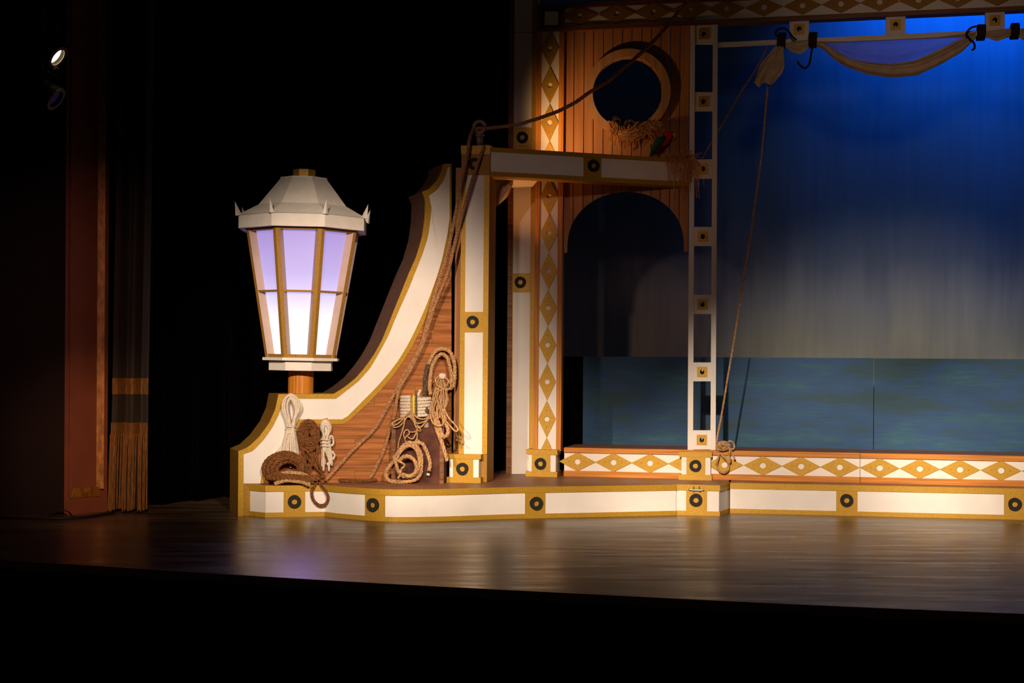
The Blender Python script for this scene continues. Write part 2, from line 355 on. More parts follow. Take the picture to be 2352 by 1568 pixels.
def sweep(pp, rad, sides, cap=True, T=None, N=None):
    n = len(pp)
    if T is None:
        T = [(pp[min(i + 1, n - 1)] - pp[max(i - 1, 0)]).normalized() for i in range(n)]
        up = Vector((0, 0, 1)) if abs(T[0].z) < 0.9 else Vector((1, 0, 0))
        N = [(up - T[0] * up.dot(T[0])).normalized()]
        for i in range(1, n):
            v = N[-1] - T[i] * N[-1].dot(T[i]); N.append(v.normalized() if v.length > 1e-6 else N[-1])
    V = []; Fc = []
    for i in range(n):
        b = T[i].cross(N[i]); r = rad(i) if callable(rad) else rad
        for k in range(sides):
            a = 2 * PI * k / sides; V.append(pp[i] + (N[i] * math.cos(a) + b * math.sin(a)) * r)
    for i in range(n - 1):
        for k in range(sides):
            k2 = (k + 1) % sides
            Fc.append((i * sides + k, i * sides + k2, (i + 1) * sides + k2, (i + 1) * sides + k))
    if cap: Fc += [tuple(range(sides - 1, -1, -1)), tuple((n - 1) * sides + k for k in range(sides))]
    return V, Fc
def rope(ctrl, r, twist=True, sub=8, closed=False):
    """laid three-strand rope (or plain cord) along control points"""
    pts = catmull(ctrl, sub, closed)
    if not twist:
        pp, T, N, s = frames(pts, max(r * 1.6, 0.006)); return sweep(pp, r, 6, True, T, N)
    pp, T, N, s = frames(pts, r * 0.75)
    out = []
    for j in range(3):
        c = []
        for i in range(len(pp)):
            a = 2 * PI * (i * s / (r * 5.2) + j / 3); b = T[i].cross(N[i])
            c.append(pp[i] + (N[i] * math.cos(a) + b * math.sin(a)) * r * 0.48)
        out.append(sweep(c, r * 0.56, 5))
    return join(*out)
def lathe(prof, n=16, cx=0, cy=0, rot=0.0):
    V = []; Fc = []
    for r, z in prof:
        for k in range(n):
            a = 2 * PI * k / n + rot; V.append((cx + r * math.cos(a), cy + r * math.sin(a), z))
    for i in range(len(prof) - 1):
        for k in range(n):
            k2 = (k + 1) % n; Fc.append((i * n + k, i * n + k2, (i + 1) * n + k2, (i + 1) * n + k))
    Fc += [tuple(range(n - 1, -1, -1)), tuple((len(prof) - 1) * n + k for k in range(n))]
    return V, Fc
def washer(r0, r1, y0, th, n=20, wob=0.0):
    V = []; Fc = []
    for (r, y) in ((r0, y0), (r1, y0), (r1, y0 + th), (r0, y0 + th)):
        for k in range(n):
            a = 2 * PI * k / n; rr = r * (1 + wob * math.sin(3 * a + 1) + wob * 0.6 * math.sin(5 * a))
            V.append((rr * math.cos(a), y, rr * math.sin(a)))
    for b in range(4):
        b2 = (b + 1) % 4
        for k in range(n):
            k2 = (k + 1) % n; Fc.append((b * n + k, b * n + k2, b2 * n + k2, b2 * n + k))
    return V, Fc
def diamond(hw, hh, hole, th, n=16):
    """lozenge plate with a round hole, front at y = -th"""
    def edge(a):
        c, s_ = math.cos(a), math.sin(a); t = 1 / (abs(c) / hw + abs(s_) / hh); return (t * c, t * s_)
    V = []; Fc = []
    for (k_, y) in (('h', -th), ('o', -th), ('o', 0), ('h', 0)):
        for k in range(n):
            a = 2 * PI * k / n; p = (hole * math.cos(a), hole * math.sin(a)) if k_ == 'h' else edge(a)
            V.append((p[0], y, p[1]))
    for b in range(4):
        b2 = (b + 1) % 4
        for k in range(n):
            k2 = (k + 1) % n; Fc.append((b * n + k, b * n + k2, b2 * n + k2, b2 * n + k))
    return V, Fc
def square_hole(h, hole, th, n=16):
    V = []; Fc = []
    def edge(a):
        c, s_ = math.cos(a), math.sin(a); t = h / max(abs(c), abs(s_)); return (t * c, t * s_)
    for (k_, y) in (('h', -th), ('o', -th), ('o', 0), ('h', 0)):
        for k in range(n):
            a = 2 * PI * k / n; p = (hole * math.cos(a), hole * 1.15 * math.sin(a)) if k_ == 'h' else edge(a)
            V.append((p[0], y, p[1]))
    for b in range(4):
        b2 = (b + 1) % 4
        for k in range(n):
            k2 = (k + 1) % n; Fc.append((b * n + k, b * n + k2, b2 * n + k2, b2 * n + k))
    return V, Fc

RING = mesh('ring', washer(0.0225, 0.053, -0.016, 0.016, 24, 0.012), M['black'])
RINGS = mesh('ring', washer(0.0225, 0.051, -0.014, 0.014, 24, 0.015), M['black'])

# ------------------------------------------------------------------ setting: stage floor, stage front, pit, walls
edge_px = [(-500, 1248), (0, 1285), (200, 1297.5), (400, 1310.5), (820, 1336), (1200, 1356), (1800, 1386), (2352, 1409), (2800, 1424)]
edge_w = [tuple(v) for v in catmull([on_level(x, y, 0) for x, y in edge_px], 6)]
back = [(9, 17.5, 0), (-7, 17.5, 0)]
def flat(poly, z0, z1):
    n = len(poly); V = [(p[0], p[1], z1) for p in poly] + [(p[0], p[1], z0) for p in poly]
    return V, [tuple(range(n)), tuple(range(2 * n - 1, n - 1, -1))] + [(i, n + i, n + (i + 1) % n, (i + 1) % n) for i in range(n)]
fl = single('floor', flat(edge_w + back, -0.05, 0), M['floor'], 'dark brown scuffed glossy stage floor', None, kind='structure', base=(0, 10, 0))
def wall_line(pts, z0, z1, th, mname):
    n = len(pts); V = []; 
    for (x, y, *_) in pts:
        V += [(x, y, z0), (x, y, z1), (x, y + th, z1), (x, y + th, z0)]
    Fc = [(0, 1, 2, 3), tuple(4 * (n - 1) + k for k in (3, 2, 1, 0))]
    for i in range(n - 1):
        for k in range(4):
            k2 = (k + 1) % 4; Fc.append((4 * i + k, 4 * i + k2, 4 * i + 4 + k2, 4 * i + 4 + k))
    return V, Fc
single('wall_front', wall_line([(p[0], p[1] + 0.02, 0) for p in edge_w], -1.1, -0.05, 0.1, ''), M['blackwall'], 'black stage front below the floor edge', None, kind='structure')
single('trim_1', wall_line([(p[0], p[1] - 0.012, 0) for p in edge_w], -0.05, 0.001, 0.012, ''), mat('stage_nosing', (0.30, 0.20, 0.15), 0.4, 0, 0.2), 'thin pale brown edge strip along the front of the stage', None, kind='structure')  # paler strip along the floor edge
single('floor_pit', box(-9, 12, -2, 12, -1.2, -1.1), M['blackwall'], 'black floor of the dark auditorium below the stage', None, kind='structure')
single('wall_back', box(-8, 10, 17.2, 17.4, 0, 8), M['blackwall'], 'black back wall of the stage', None, kind='structure')

# proscenium: dark wall to the left and the splayed maroon reveal
pl0, pl1 = on_level(147, 1183), on_level(246, 1173.5)
single('wall_left', [( -7, pl0.y, 0), (pl0.x, pl0.y, 0), (pl0.x, pl0.y + .02, 0), (-7, pl0.y + .02, 0), (-7, pl0.y, 7), (pl0.x, pl0.y, 7), (pl0.x, pl0.y + .02, 7), (-7, pl0.y + .02, 7)] and
       ([(-7, pl0.y, 0), (pl0.x, pl0.y, 0), (pl0.x, pl0.y + .02, 0), (-7, pl0.y + .02, 0), (-7, pl0.y, 7), (pl0.x, pl0.y, 7), (pl0.x, pl0.y + .02, 7), (-7, pl0.y + .02, 7)],
        [(0, 1, 2, 3), (4, 5, 6, 7), (0, 1, 5, 4), (1, 2, 6, 5), (2, 3, 7, 6), (3, 0, 4, 7)]), M['maroonwall'], 'dark maroon auditorium wall left of the stage opening', None, kind='structure')
single('baseboard_left', box(-7, pl0.x, pl0.y - 0.02, pl0.y, 0, 0.075), M['maroonwall'], 'low dark baseboard on the wall left of the stage opening', None, kind='structure')
PP = Plane(pl0, math.atan2(pl1.y - pl0.y, pl1.x - pl0.x))
pr = thing('proscenium_pilaster', 'maroon splayed pilaster with a gilt framed panel beside the green curtain', 'pilaster', PP)
pw = (Vector((pl1.x, pl1.y)) - Vector((pl0.x, pl0.y))).length
part('body', box(0, pw, 0, 0.25, 0, 7), M['maroon'], pr)
def pq(x, y): return PP.q(x, y)
a0 = pq(160.5, 900)[0]; a1 = pq(231, 900)[0]; zb = pq(190, 1133)[1]
mw = 0.045
part('panel', box(a0 + .01, a1 - .02, -0.008, 0.002, zb + .03, 6.9), M['maroon'], pr)
part('molding', prism([(a0 - .012, zb - .01), (a0 + .012, zb + .01), (a0 + .012, 6.9), (a0 - .012, 6.9)], -0.016, .018), M['maroon'], pr, label='thin maroon moulding on the left of the panel')
def bevel_strip(a_in, a_out, za, zb_, y_in, y_out):
    V = [(a_in, y_in, za), (a_out, y_out, za), (a_out, y_out, zb_), (a_in, y_in, zb_), (a_in, .004, za), (a_out, .004, za), (a_out, .004, zb_), (a_in, .004, zb_)]
    return V, [(0, 1, 2, 3), (4, 7, 6, 5), (0, 4, 5, 1), (1, 5, 6, 2), (2, 6, 7, 3), (3, 7, 4, 0)]
part('molding', bevel_strip(a1 - mw, a1, zb + .03, 6.9, -0.010, -0.048), M['gilt'], pr, label='worn gilt moulding on the right of the panel')
part('molding', ([(a0, -.012, zb - .03), (a1, -.012, zb - .03), (a1 - mw, -.045, zb + .05), (a0 + .03, -.03, zb + .05), (a0, .004, zb - .03), (a1, .004, zb - .03), (a1 - mw, .004, zb + .05), (a0 + .03, .004, zb + .05)],
     [(0, 1, 2, 3), (4, 7, 6, 5), (0, 4, 5, 1), (1, 5, 6, 2), (2, 6, 7, 3), (3, 7, 4, 0)]), M['gilt'], pr, label='dark gilt moulding along the foot of the panel')

# house curtain with band and fringe
c0, c1 = on_level(243, 1175.5), on_level(342, 1177.5)
CP = Plane(c0, math.atan2(c1.y - c0.y, c1.x - c0.x)); cw = (c1 - c0).length
def fold(u):   # u 0..1 across
    return 0.075 * math.sin(u * 2 * PI * 2.6 + 2.2) + 0.022 * math.sin(u * 2 * PI * 7.3 + 0.6)
def curtain_pt(u, z, off=0.0):
    k = max(0.0, 1 - z / 0.85); s_ = 1 + 0.07 * k
    lean = -0.012 * (z - 1)
    a = cw * (0.07 + 0.86 * u) * s_ - cw * .035 * k + (0.02 if False else 0) + z * 0.012
    return (a, fold(u) - off + 0.02, z)
def curtain_sheet(z0, z1, nz, off):
    nu = 72; V = []; Fc = []
    for j in range(nz + 1):
        z = z0 + (z1 - z0) * j / nz
        for i in range(nu + 1): V.append(curtain_pt(i / nu, z, off))
    for j in range(nz):
        for i in range(nu): Fc.append((j * (nu + 1) + i, j * (nu + 1) + i + 1, (j + 1) * (nu + 1) + i + 1, (j + 1) * (nu + 1) + i))
    return V, Fc
zc = lambda y: CP.q(300, y)[1]
cu = thing('stage_curtain', 'grey-green velvet house curtain with gold band and fringe beside the maroon pilaster', 'curtain', CP)
part('drape', curtain_sheet(0.03, 6.5, 14, 0), M['velvet'], cu, smooth=True)
part('gold_band', curtain_sheet(zc(905), zc(868), 2, 0.006), M['fringe'], cu, smooth=True)
part('fringe_heading', curtain_sheet(zc(1000), zc(970), 2, 0.012), M['fringe'], cu, smooth=True)
cords = []
for i in range(58):
    u = (i + .5) / 58; z1 = zc(997)
    p0 = Vector(curtain_pt(u, z1, 0.016)); p2 = Vector(curtain_pt(u, 0.012 + random.random() * .02, 0.03)) + Vector((random.uniform(-.008, .008), 0, 0))
    p1 = (p0 + p2) / 2 + Vector((random.uniform(-.004, .004), -0.006, 0))
    cords.append(rope([p0, p1, p2], 0.0062, False, 4))
part('fringe', join(*cords), M['fringe'], cu, kind='stuff', smooth=True)

# black masking drape in the left wing
mk0, mkm, mk1 = at_depth(318, 900, 12.15), at_depth(690, 900, 13.9), at_depth(1165, 900, 15.0)
V = []; Fc = []; n = 120
for i in range(n + 1):
    t = i / n; a_, b_, f = (mk0, mkm, t * 2) if t < .5 else (mkm, mk1, t * 2 - 1); x = a_.x + (b_.x - a_.x) * f; y = a_.y + (b_.y - a_.y) * f + 0.08 * math.sin(t * 60) + 0.03 * math.sin(t * 137)
    V += [(x, y, 0.01), (x, y, 6.5)]
for i in range(n): Fc.append((2 * i, 2 * i + 2, 2 * i + 3, 2 * i + 1))
single('masking_drape', (V, Fc), M['black_cloth'], 'black masking drape in the dark wing behind the lantern', 'curtain', smooth=True)

# ------------------------------------------------------------------ painted sky drop and sea groundrow
wq = lambda px, py, off=0: W.q(px, py, off)
BD, SD = -2.6, -1.35
b0 = wq(1050, 800, BD)[0]; b1 = wq(2620, 800, BD)[0]
sk = thing('sky_backdrop', 'painted sky backdrop, bright blue above fading to a grey-green foot', 'backdrop', W, (b0, -BD, 0))
nu, nz = 60, 24; V = []; Fc = []
for j in range(nz + 1):
    for i in range(nu + 1):
        u, v = i / nu, j / nz
        V.append((b0 + (b1 - b0) * u, -BD + 0.012 * math.sin(u * 31 + v * 3) + 0.006 * math.sin(u * 77 - v * 5), 6.2 * v + 0.01))
for j in range(nz):
    for i in range(nu): k = j * (nu + 1) + i; Fc.append((k, k + 1, k + nu + 2, k + nu + 1))
part('cloth', (V, Fc), M['sky'], sk, smooth=True)
part('batten', box(b0, b1, -BD - .03, -BD + .03, 6.2, 6.28), M['black'], sk)
sr = thing('sea_groundrow', 'low blue-green painted sea cut-out standing in front of the sky backdrop', 'scenery', W, (wq(1260, 820, SD)[0], -SD, 0))
zsea = wq(1700, 820.5, SD)[1]
ax = [wq(1339, 900, SD)[0], wq(2007, 900, SD)[0], wq(2620, 900, SD)[0]]
part('flat_panel', box(ax[0], ax[1] - .003, -SD, -SD + .03, 0, zsea), M['sea'], sr)
part('flat_panel', box(ax[1] + .003, ax[2], -SD + .002, -SD + .032, 0, zsea - .002), M['sea'], sr)
for a in (ax[0] + .3, ax[1] - .3, ax[1] + .4, ax[2] - .3):
    part('brace', prism([(a, 0), (a + .04, 0), (a + .04, zsea - .1), (a, zsea - .1)], -SD + .032, .04), M['darkwood'], sr)
dk0 = wq(1200, 900, SD - .1)[0]  # black sheet put where shadow falls beside the sea
single('shade_flat', ([tuple(W.world(*v)) for v in box(dk0, ax[0] - 0.004, -SD - .0, -SD + .03, 0, zsea)[0]], box(0, 1, 0, 1, 0, 1)[1]), M['blackwall'], 'black sheet standing in for shadow left of the painted sea, seen through the arch', 'scenery')

# ------------------------------------------------------------------ ship deck platforms
def line_world(pxs): return [on_level(x, y, 0) for x, y in pxs]
curve_px = [(747, 1185), (781, 1189), (837, 1194), (893, 1197), (950, 1197.3), (1040, 1195.2), (1160, 1191), (1250, 1189), (1347, 1187), (1450, 1184.7), (1552, 1182.3)]
curve_w = catmull(line_world(curve_px), 6)
front = line_world([(571.5, 1183), (611, 1187)]) + curve_w + line_world([(1552.6, 1181.6)])
pedA, pedB, pedC = line_world([(1552.6, 1181.6), (1650, 1184.3), (1674, 1175.8)])
front[-1] = curve_w[-1]
class Path:
    def __init__(s, pts):
        s.p = [Vector((q[0], q[1], 0)) for q in pts]; s.L = [0.0]
        for i in range(1, len(pts)): s.L.append(s.L[-1] + (s.p[i] - s.p[i - 1]).length)
        s.px = [(q - EYE) for q in s.p]
    def at(s, l, off=0.0):
        j = 0
        while j < len(s.p) - 2 and s.L[j + 1] < l: j += 1
        d = s.p[j + 1] - s.p[j]; f = (l - s.L[j]) / d.length; t = d.normalized()
        # smooth tangent inside
        n = Vector((t.y, -t.x, 0)); q = s.p[j] + d * f + n * off
        return q, n
    def of_px(s, px):
        best = None; N = 2000
        for i in range(N + 1):
            l = s.L[-1] * i / N; q, _ = s.at(l)
            u = (q - EYE); x = CX + F * u.dot(RIGHT) / u.y
            e = abs(x - px)
            if best is None or e < best[0]: best = (e, l)
        return best[1]
def follow(path, l0, l1, z0, z1, off, th):
    """panel following a path from length l0 to l1, front face off in front of it"""
    ls = [l0] + [l for l in path.L if l0 + .004 < l < l1 - .004] + [l1]
    A = []; B = []
    for l in ls:
        # mitre: average normals on both sides
        q1, n1 = path.at(max(l - .003, 0)); q2, n2 = path.at(min(l + .003, path.L[-1])); 
        q, _ = path.at(l); n = (n1 + n2).normalized(); k = 1 / max(.5, n.dot(n1))
        A.append(q + n * off * k); B.append(q + n * (off - th) * k)
    n = len(A); V = [(p.x, p.y, z0) for p in A] + [(p.x, p.y, z1) for p in A] + [(p.x, p.y, z0) for p in B] + [(p.x, p.y, z1) for p in B]
    Fc = []
    for i in range(n - 1):
        Fc += [(i, i + 1, n + i + 1, n + i), (2 * n + i, 3 * n + i, 3 * n + i + 1, 2 * n + i + 1), (n + i, n + i + 1, 3 * n + i + 1, 3 * n + i), (i, 2 * n + i, 2 * n + i + 1, i + 1)]
    Fc += [(0, n, 3 * n, 2 * n), (n - 1, 3 * n - 1, 4 * n - 1, 2 * n - 1)]
    return V, Fc
ZT, ZB = 0.203, 0.036
def riser(root, path, segs, full):
    """segs: list of ('panel', px0, px1) / ('block', px0, px1, pxring, pyring)"""
    part('bottom_trim', follow(path, full[0], full[1], 0.0, ZB, 0.016, 0.016), M['gold'], root)
    part('top_trim', follow(path, full[0], full[1], ZT, DECK + .001, 0.016, 0.016), M['gold'], root)
    for s_ in segs:
        l0 = s_[1] if s_[1] <= 0 else path.of_px(s_[1]); l1 = path.of_px(s_[2])
        if s_[1] <= 0: l0 = full[0]
        if s_[2] >= 9999: l1 = full[1]
        if s_[0] == 'panel': part('white_panel', follow(path, l0, l1, ZB, ZT, 0.006, 0.006), M['white'], root)
        else:
            b = part('gold_block', follow(path, l0, l1, ZB - .001, ZT + .001, 0.012, 0.012), M['gold'], root)
            q, n = path.at((l0 + l1) / 2, 0.013)
            lr = path.of_px(s_[3]); q, n = path.at(lr, 0.013)
            u = q - EYE; zr = EYE.z - (s_[4] - (HOR + ROLL * (s_[3] - CX))) / F * u.y
            place('ring', RING, root, (q.x, q.y, zr), b, (0, random.random() * 6, math.atan2(n.x, -n.y)))
pt = thing('ship_deck', 'low brown ship deck with bowed white and gold front', 'platform', FREE, (front[4].x + 1.5, front[4].y + .3, 0))
sb0, sb1 = S.w3(566, 1100, 0.0), S.w3(1035, 1100, 0.0)
bk = [W.world(wq(1674, 1100)[0], .02, 0), W.world(wq(1674, 1100)[0], .55, 0), W.world(wq(1150, 1100)[0], .75, 0), Vector((sb1.x, sb1.y + .3, 0)), Vector((sb1.x, sb1.y, 0)), Vector((sb0.x, sb0.y, 0))]
outline = [(q.x, q.y) for q in front] + [(pedA.x, pedA.y), (pedB.x, pedB.y), (pedC.x, pedC.y)] + [(q.x, q.y) for q in bk]
part('deck_top', flat(outline, DECK - .02, DECK), M['deck'], pt)
part('frame', flat([(x, y) for x, y in outline], 0.0, DECK - .02), M['gold'], pt)
pathM = Path(front)
riser(pt, pathM, [('panel', 0, 651), ('block', 651.5, 700, 676, 1151.5), ('panel', 700.5, 839.5), ('block', 840, 884.5, 859, 1159), ('panel', 885, 1205.5), ('block', 1206, 1251.5, 1230, 1155.7), ('panel', 1252, 9999)], (0, pathM.L[-1]))
pathP = Path([pedA, pedB, pedC])
pa, pb_ = pathP.L[1], pathP.L[2]
riser(pt, pathP, [('panel', 0, 1576), ('block', 1577, 1623, 1598.6, 1148), ('panel', 1624, 9999)], (0, pb_))
# cleat on the deck corner
q, n = pathP.at(pathP.of_px(1600), .02); u = q - EYE; zcl = EYE.z - (1124.5 - HOR - ROLL * 424) / F * u.y
t_ = Vector((-n.y, n.x, 0)); mid = Vector((q.x, q.y, zcl)) + n * .02
cl = part('cleat', sweep(catmull([mid - t_ * .063 + Vector((0, 0, .004)), mid - t_ * .03, mid, mid + t_ * .03, mid + t_ * .063 + Vector((0, 0, .004))], 4), 0.006, 8), M['metal'], pt, smooth=True, label='small steel rope cleat')
for s_ in (-1, 1):
    part('foot', sweep([mid + t_ * .022 * s_ + Vector((0, 0, .03)), mid + t_ * .026 * s_ - Vector((0, 0, .012))], 0.006, 8), M['metal'], pt, cl)
# straight step to the right
pathR = Path(line_world([(1674, 1177.2), (2352, 1193), (2640, 1200)]))
st = thing('deck_step', 'long straight deck step with white panels, running out of frame right', 'platform', FREE, tuple(pathR.p[0] + Vector((2, .3, 0))))
e1 = pathR.p[-1]
ol = [(p.x, p.y) for p in pathR.p] + [tuple(W.world(wq(2640, 1100)[0], .05, 0).xy), tuple(W.world(wq(2640, 1100)[0], .5, 0).xy), tuple((W.world(wq(1674, 1100)[0], .5, 0)).xy)]
ol[0] = (pedC.x + .004, ol[0][1]); ol[-1] = (ol[-1][0] + .006, ol[-1][1])
part('deck_top', flat(ol, DECK - .02, DECK - .001), M['deck'], st)
part('frame', flat(ol, 0.0, DECK - .02), M['gold'], st)
riser(st, pathR, [('panel', 0, 1920.5), ('block', 1921, 1968.5, 1944, 1148.6), ('panel', 1969, 2305.5), ('block', 2306, 2354, 2330, 1157.7), ('panel', 2355, 9999)], (0.01, pathR.L[-1]))

# ------------------------------------------------------------------ ledge and diamond fence
FB = [(x, wq(x, y)) for x, y in ((1296, 1093), (2352, 1111.4))]
ztop_l = wq(1296, 1029)[1]
aL, aR = wq(1296, 1060)[0], wq(2640, 1060)[0]
def zy(x, y, off=0): return wq(x, y, off)[1]
zrail0, zrail1 = (zy(1500, 1043) + zy(2200, 1055)) / 2, (zy(1500, 1032.5) + zy(2200, 1042)) / 2
zbot1 = (zy(1500, 1086.3) + zy(2200, 1098)) / 2
seam = wq(1975.5, 1070)[0]
dw = [wq(x, y, .02) for x, y in ((1325.7, 1061.7), (1408.6, 1062.4), (1492.4, 1063.6), (1577, 1065.2), (1663.6, 1066.6), (1752, 1068), (1839.8, 1070.5), (1929, 1072), (2020.9, 1074.4), (2113, 1075.7), (2205.5, 1076.6), (2300, 1077.5), (2396, 1079))]
zd_mean = (zbot1 + zrail0) / 2
hwm = (dw[8][0] - dw[2][0]) / 12; hhm = (zrail0 - zbot1) / 2
def with_screws(vf, pts, th, name, m):
    n0 = len(vf[1]); extra = []
    for (x, z) in pts: extra.append(prism([(x + .0042 * math.cos(PI * k / 3), z + .0042 * math.sin(PI * k / 3)) for k in range(6)], -th - .0015, .003))
    me = mesh(name, join(vf, *extra), m); me.materials.append(M['darkwood'])
    for p in me.polygons:
        if p.index >= n0: p.material_index = 1
    return me
DIA_F = with_screws(diamond(hwm, hhm + .003, 0.0255, 0.012), [(-hwm * .46, .002), (hwm * .44, -.002)], .012, 'diamond', M['gold'])
print('fence', zrail0, zrail1, zbot1, hwm, hhm)
ledge_depth = 0.55
for k, (x0, x1, lab) in enumerate(((aL, seam - .002, 'white rail panel with gold diamonds and wooden edges, under the arch and lattice'), (seam + .002, aR, 'white rail panel with gold diamonds at the right end, beyond the seam'))):
    ft = thing('diamond_rail', lab, 'panel', W, (x0, 0, DECK))
    part('white_panel', box(x0, x1, 0, .03, zbot1 - .002, zrail0 + .002), M['white'], ft)
    part('top_rail', box(x0, x1, -.022, .03, zrail0, zrail1), M['woodx'], ft)
    part('bottom_rail', box(x0, x1, -.022, .03, DECK, zbot1), M['woodx'], ft)
    for (a, z) in dw:
        if x0 <= a <= x1: place('diamond', DIA_F, ft, (a, 0, zd_mean))
ub = thing('upper_deck', 'narrow brown upper deck behind the diamond rail', 'platform', W, (aL, .03, 0))
part('deck_top', box(aL, aR, .031, ledge_depth, zrail1 - .02, zrail1 - .001), M['deck'], ub)
part('frame', box(aL, aR, .031, ledge_depth, DECK + .001, zrail1 - .02), M['darkwood'], ub)

# ------------------------------------------------------------------ pedestal helper (gold slab, white body, gold block with ring, gold slab)
def pedestal(root, pl, xs, ys, side_d, off, ringxy):
    """xs: slab left,right, body left,right, block left,right ; ys: slab top y0,y1, body bottom y, foot bottom y (pixels)"""
    q = lambda x, y: pl.q(x, y, off)
    ym = (ys[0] + ys[3]) / 2
    A = [q(x, ym)[0] for x in xs]; Z = [q((xs[0] + xs[1]) / 2, y)[1] for y in ys]; Z[3] = DECK if Z[3] < DECK + .03 else Z[3]
    y0 = -off
    p = part('pedestal', box(A[2], A[3], y0 + .012, y0 + side_d - .012, Z[2] - .002, Z[1] + .002), M['white'], root, label='white and gold square pedestal')
    part('cap', box(A[0], A[1], y0, y0 + side_d, Z[1], Z[0]), M['gold'], root, p)
    part('foot', box(A[0] - .002, A[1], y0 - .003, y0 + side_d, Z[3], Z[2]), M['gold'], root, p)
    part('block', box(A[4], A[5], y0 + .004, y0 + .013, Z[2] - .001, Z[1] + .001), M['gold'], root, p)
    rr = q(*ringxy); place('ring', RINGS, root, (rr[0], y0 + .004, rr[1]), p, (0, random.random() * 6, 0))
    return Z[0]

# ------------------------------------------------------------------ cabin wall of upright boards with porthole and arch
cx_, cz_ = wq(1438.5, 214.7, .02); rc = (wq(1438, 134.5, .02)[1] - wq(1438, 295.5, .02)[1]) / 2
acx = (wq(1303, 545)[0] + wq(1571, 545)[0]) / 2; arx = (wq(1571, 545)[0] - wq(1303, 545)[0]) / 2
az_top = zy(1442, 440); az_leg = zy(1440, 579); acz = zy(1440, 566); arz = az_top - acz
zt = zy(1440, 58)
cb = thing('cabin_wall', 'upright board cabin wall with round porthole above an arched opening', 'wall', W, (acx, .03, az_leg))
seams_px = [1296.5, 1319, 1342, 1364, 1386.5, 1408, 1430, 1452, 1474.5, 1497, 1518.5, 1540.5, 1562.5, 1584]
seams = [wq(x - 1.5, 300)[0] for x in seams_px]
def zarch(a):
    d = (a - acx) / arx
    return az_leg if abs(d) >= 1 else acz + arz * math.sqrt(1 - d * d) ** 0.92
def zhole(a):
    d = (a - cx_) / rc
    return 0 if abs(d) >= 1 else rc * math.sqrt(1 - d * d)
for i in range(len(seams) - 1):
    x0, x1 = seams[i] + .0035, seams[i + 1] - .0035
    crit = [x for x in (cx_ - rc, cx_ + rc, acx - arx, acx + arx) if x0 < x < x1]
    xs = sorted(set([x0 + (x1 - x0) * k / 6 for k in range(7)] + crit + [c + d for c in crit for d in (-.0012, .0012, .006, -.006) if x0 < c + d < x1]))
    yf = 0.0 + random.uniform(-.0015, .0015)
    up_ = strip([(x, zt) for x in xs], [(x, cz_ + zhole(x)) for x in xs], yf, .022)
    lo_ = strip([(x, cz_ - zhole(x)) for x in xs], [(x, zarch(x)) for x in xs], yf, .022)
    part('plank', join(up_, lo_), M['plankz'], cb)
rx, rz = wq(1441, 211, .045); ro = (wq(1441, 110, .045)[1] - wq(1441, 309, .045)[1]) / 2
ri = (wq(1438, 134.5, .045)[1] - wq(1438, 295.5, .045)[1]) / 2
ringm = washer(ri, ro, -.045, .045, 64); ringm = ([(v[0] + rx, v[1], v[2] + rz) for v in ringm[0]], ringm[1])
part('porthole_frame', ringm, M['plainwood'], cb, smooth=False)

# ------------------------------------------------------------------ diamond post (left of the cabin wall)
dp = thing('diamond_post', 'tall wooden edged post with gold diamonds on white, left of the arch', 'post', W, (wq(1250, 1060)[0], 0, DECK))
def lean(xt, yt, xb, yb, off=0): return wq(xt, yt, off), wq(xb, yb, off)
def upright(name, xl_t, xr_t, yt, xl_b, xr_b, yb, off, th, m, root, label=None):
    A, B, C_, D_ = wq(xl_b, yb, off), wq(xr_b, yb, off), wq(xr_t, yt, off), wq(xl_t, yt, off)
    return part(name, prism([A, B, C_, D_], -off, th), m, root, label=label)
upright('white_panel', 1243, 1285, 58, 1234, 1277, 1036, .03, .03, M['white'], dp)
upright('edge_board', 1233, 1244, 58, 1223.5, 1235, 1036, .045, .10, M['woodz'], dp)
upright('edge_board', 1284.5, 1296, 58, 1276.8, 1288, 1036, .045, .10, M['woodz'], dp)
dpos = [(1263, 112), (1263, 195.7), (1262, 281.5), (1261.6, 366), (1261, 451.6), (1260.4, 536), (1260, 622), (1258.6, 706.8), (1257.5, 792), (1256.6, 876.4), (1255.8, 962)]
dl = [wq(x, y, .042) for x, y in dpos]
hh = (dl[1][1] - dl[9][1]) / 16; hw = (wq(1276.5, 800, .042)[0] - wq(1236, 800, .042)[0]) / 2
DIA_P = with_screws(diamond(hw, hh, 0.0225, 0.012), [(0.001, hh * .5), (-.002, -hh * .48)], .012, 'diamond', M['gold'])
for a, z in dl: place('diamond', DIA_P, dp, (a, -.03, z))
# half diamond at the foot
a, z = dl[-1][0], dl[-1][1] - 2 * hh; zc0 = zy(1250, 1036, .042)
hb = hw * (z + hh - zc0) / hh
part('half_diamond', prism([(a - hb, zc0), (a + hb, zc0), (a, z + hh)], -.042, .012), M['gold'], dp)
pedestal(dp, W, (1208, 1280, 1213.5, 1276, 1221, 1263.6), (1032.5, 1044, 1082.8, 1094), .22, .13, (1241.4, 1064.6))

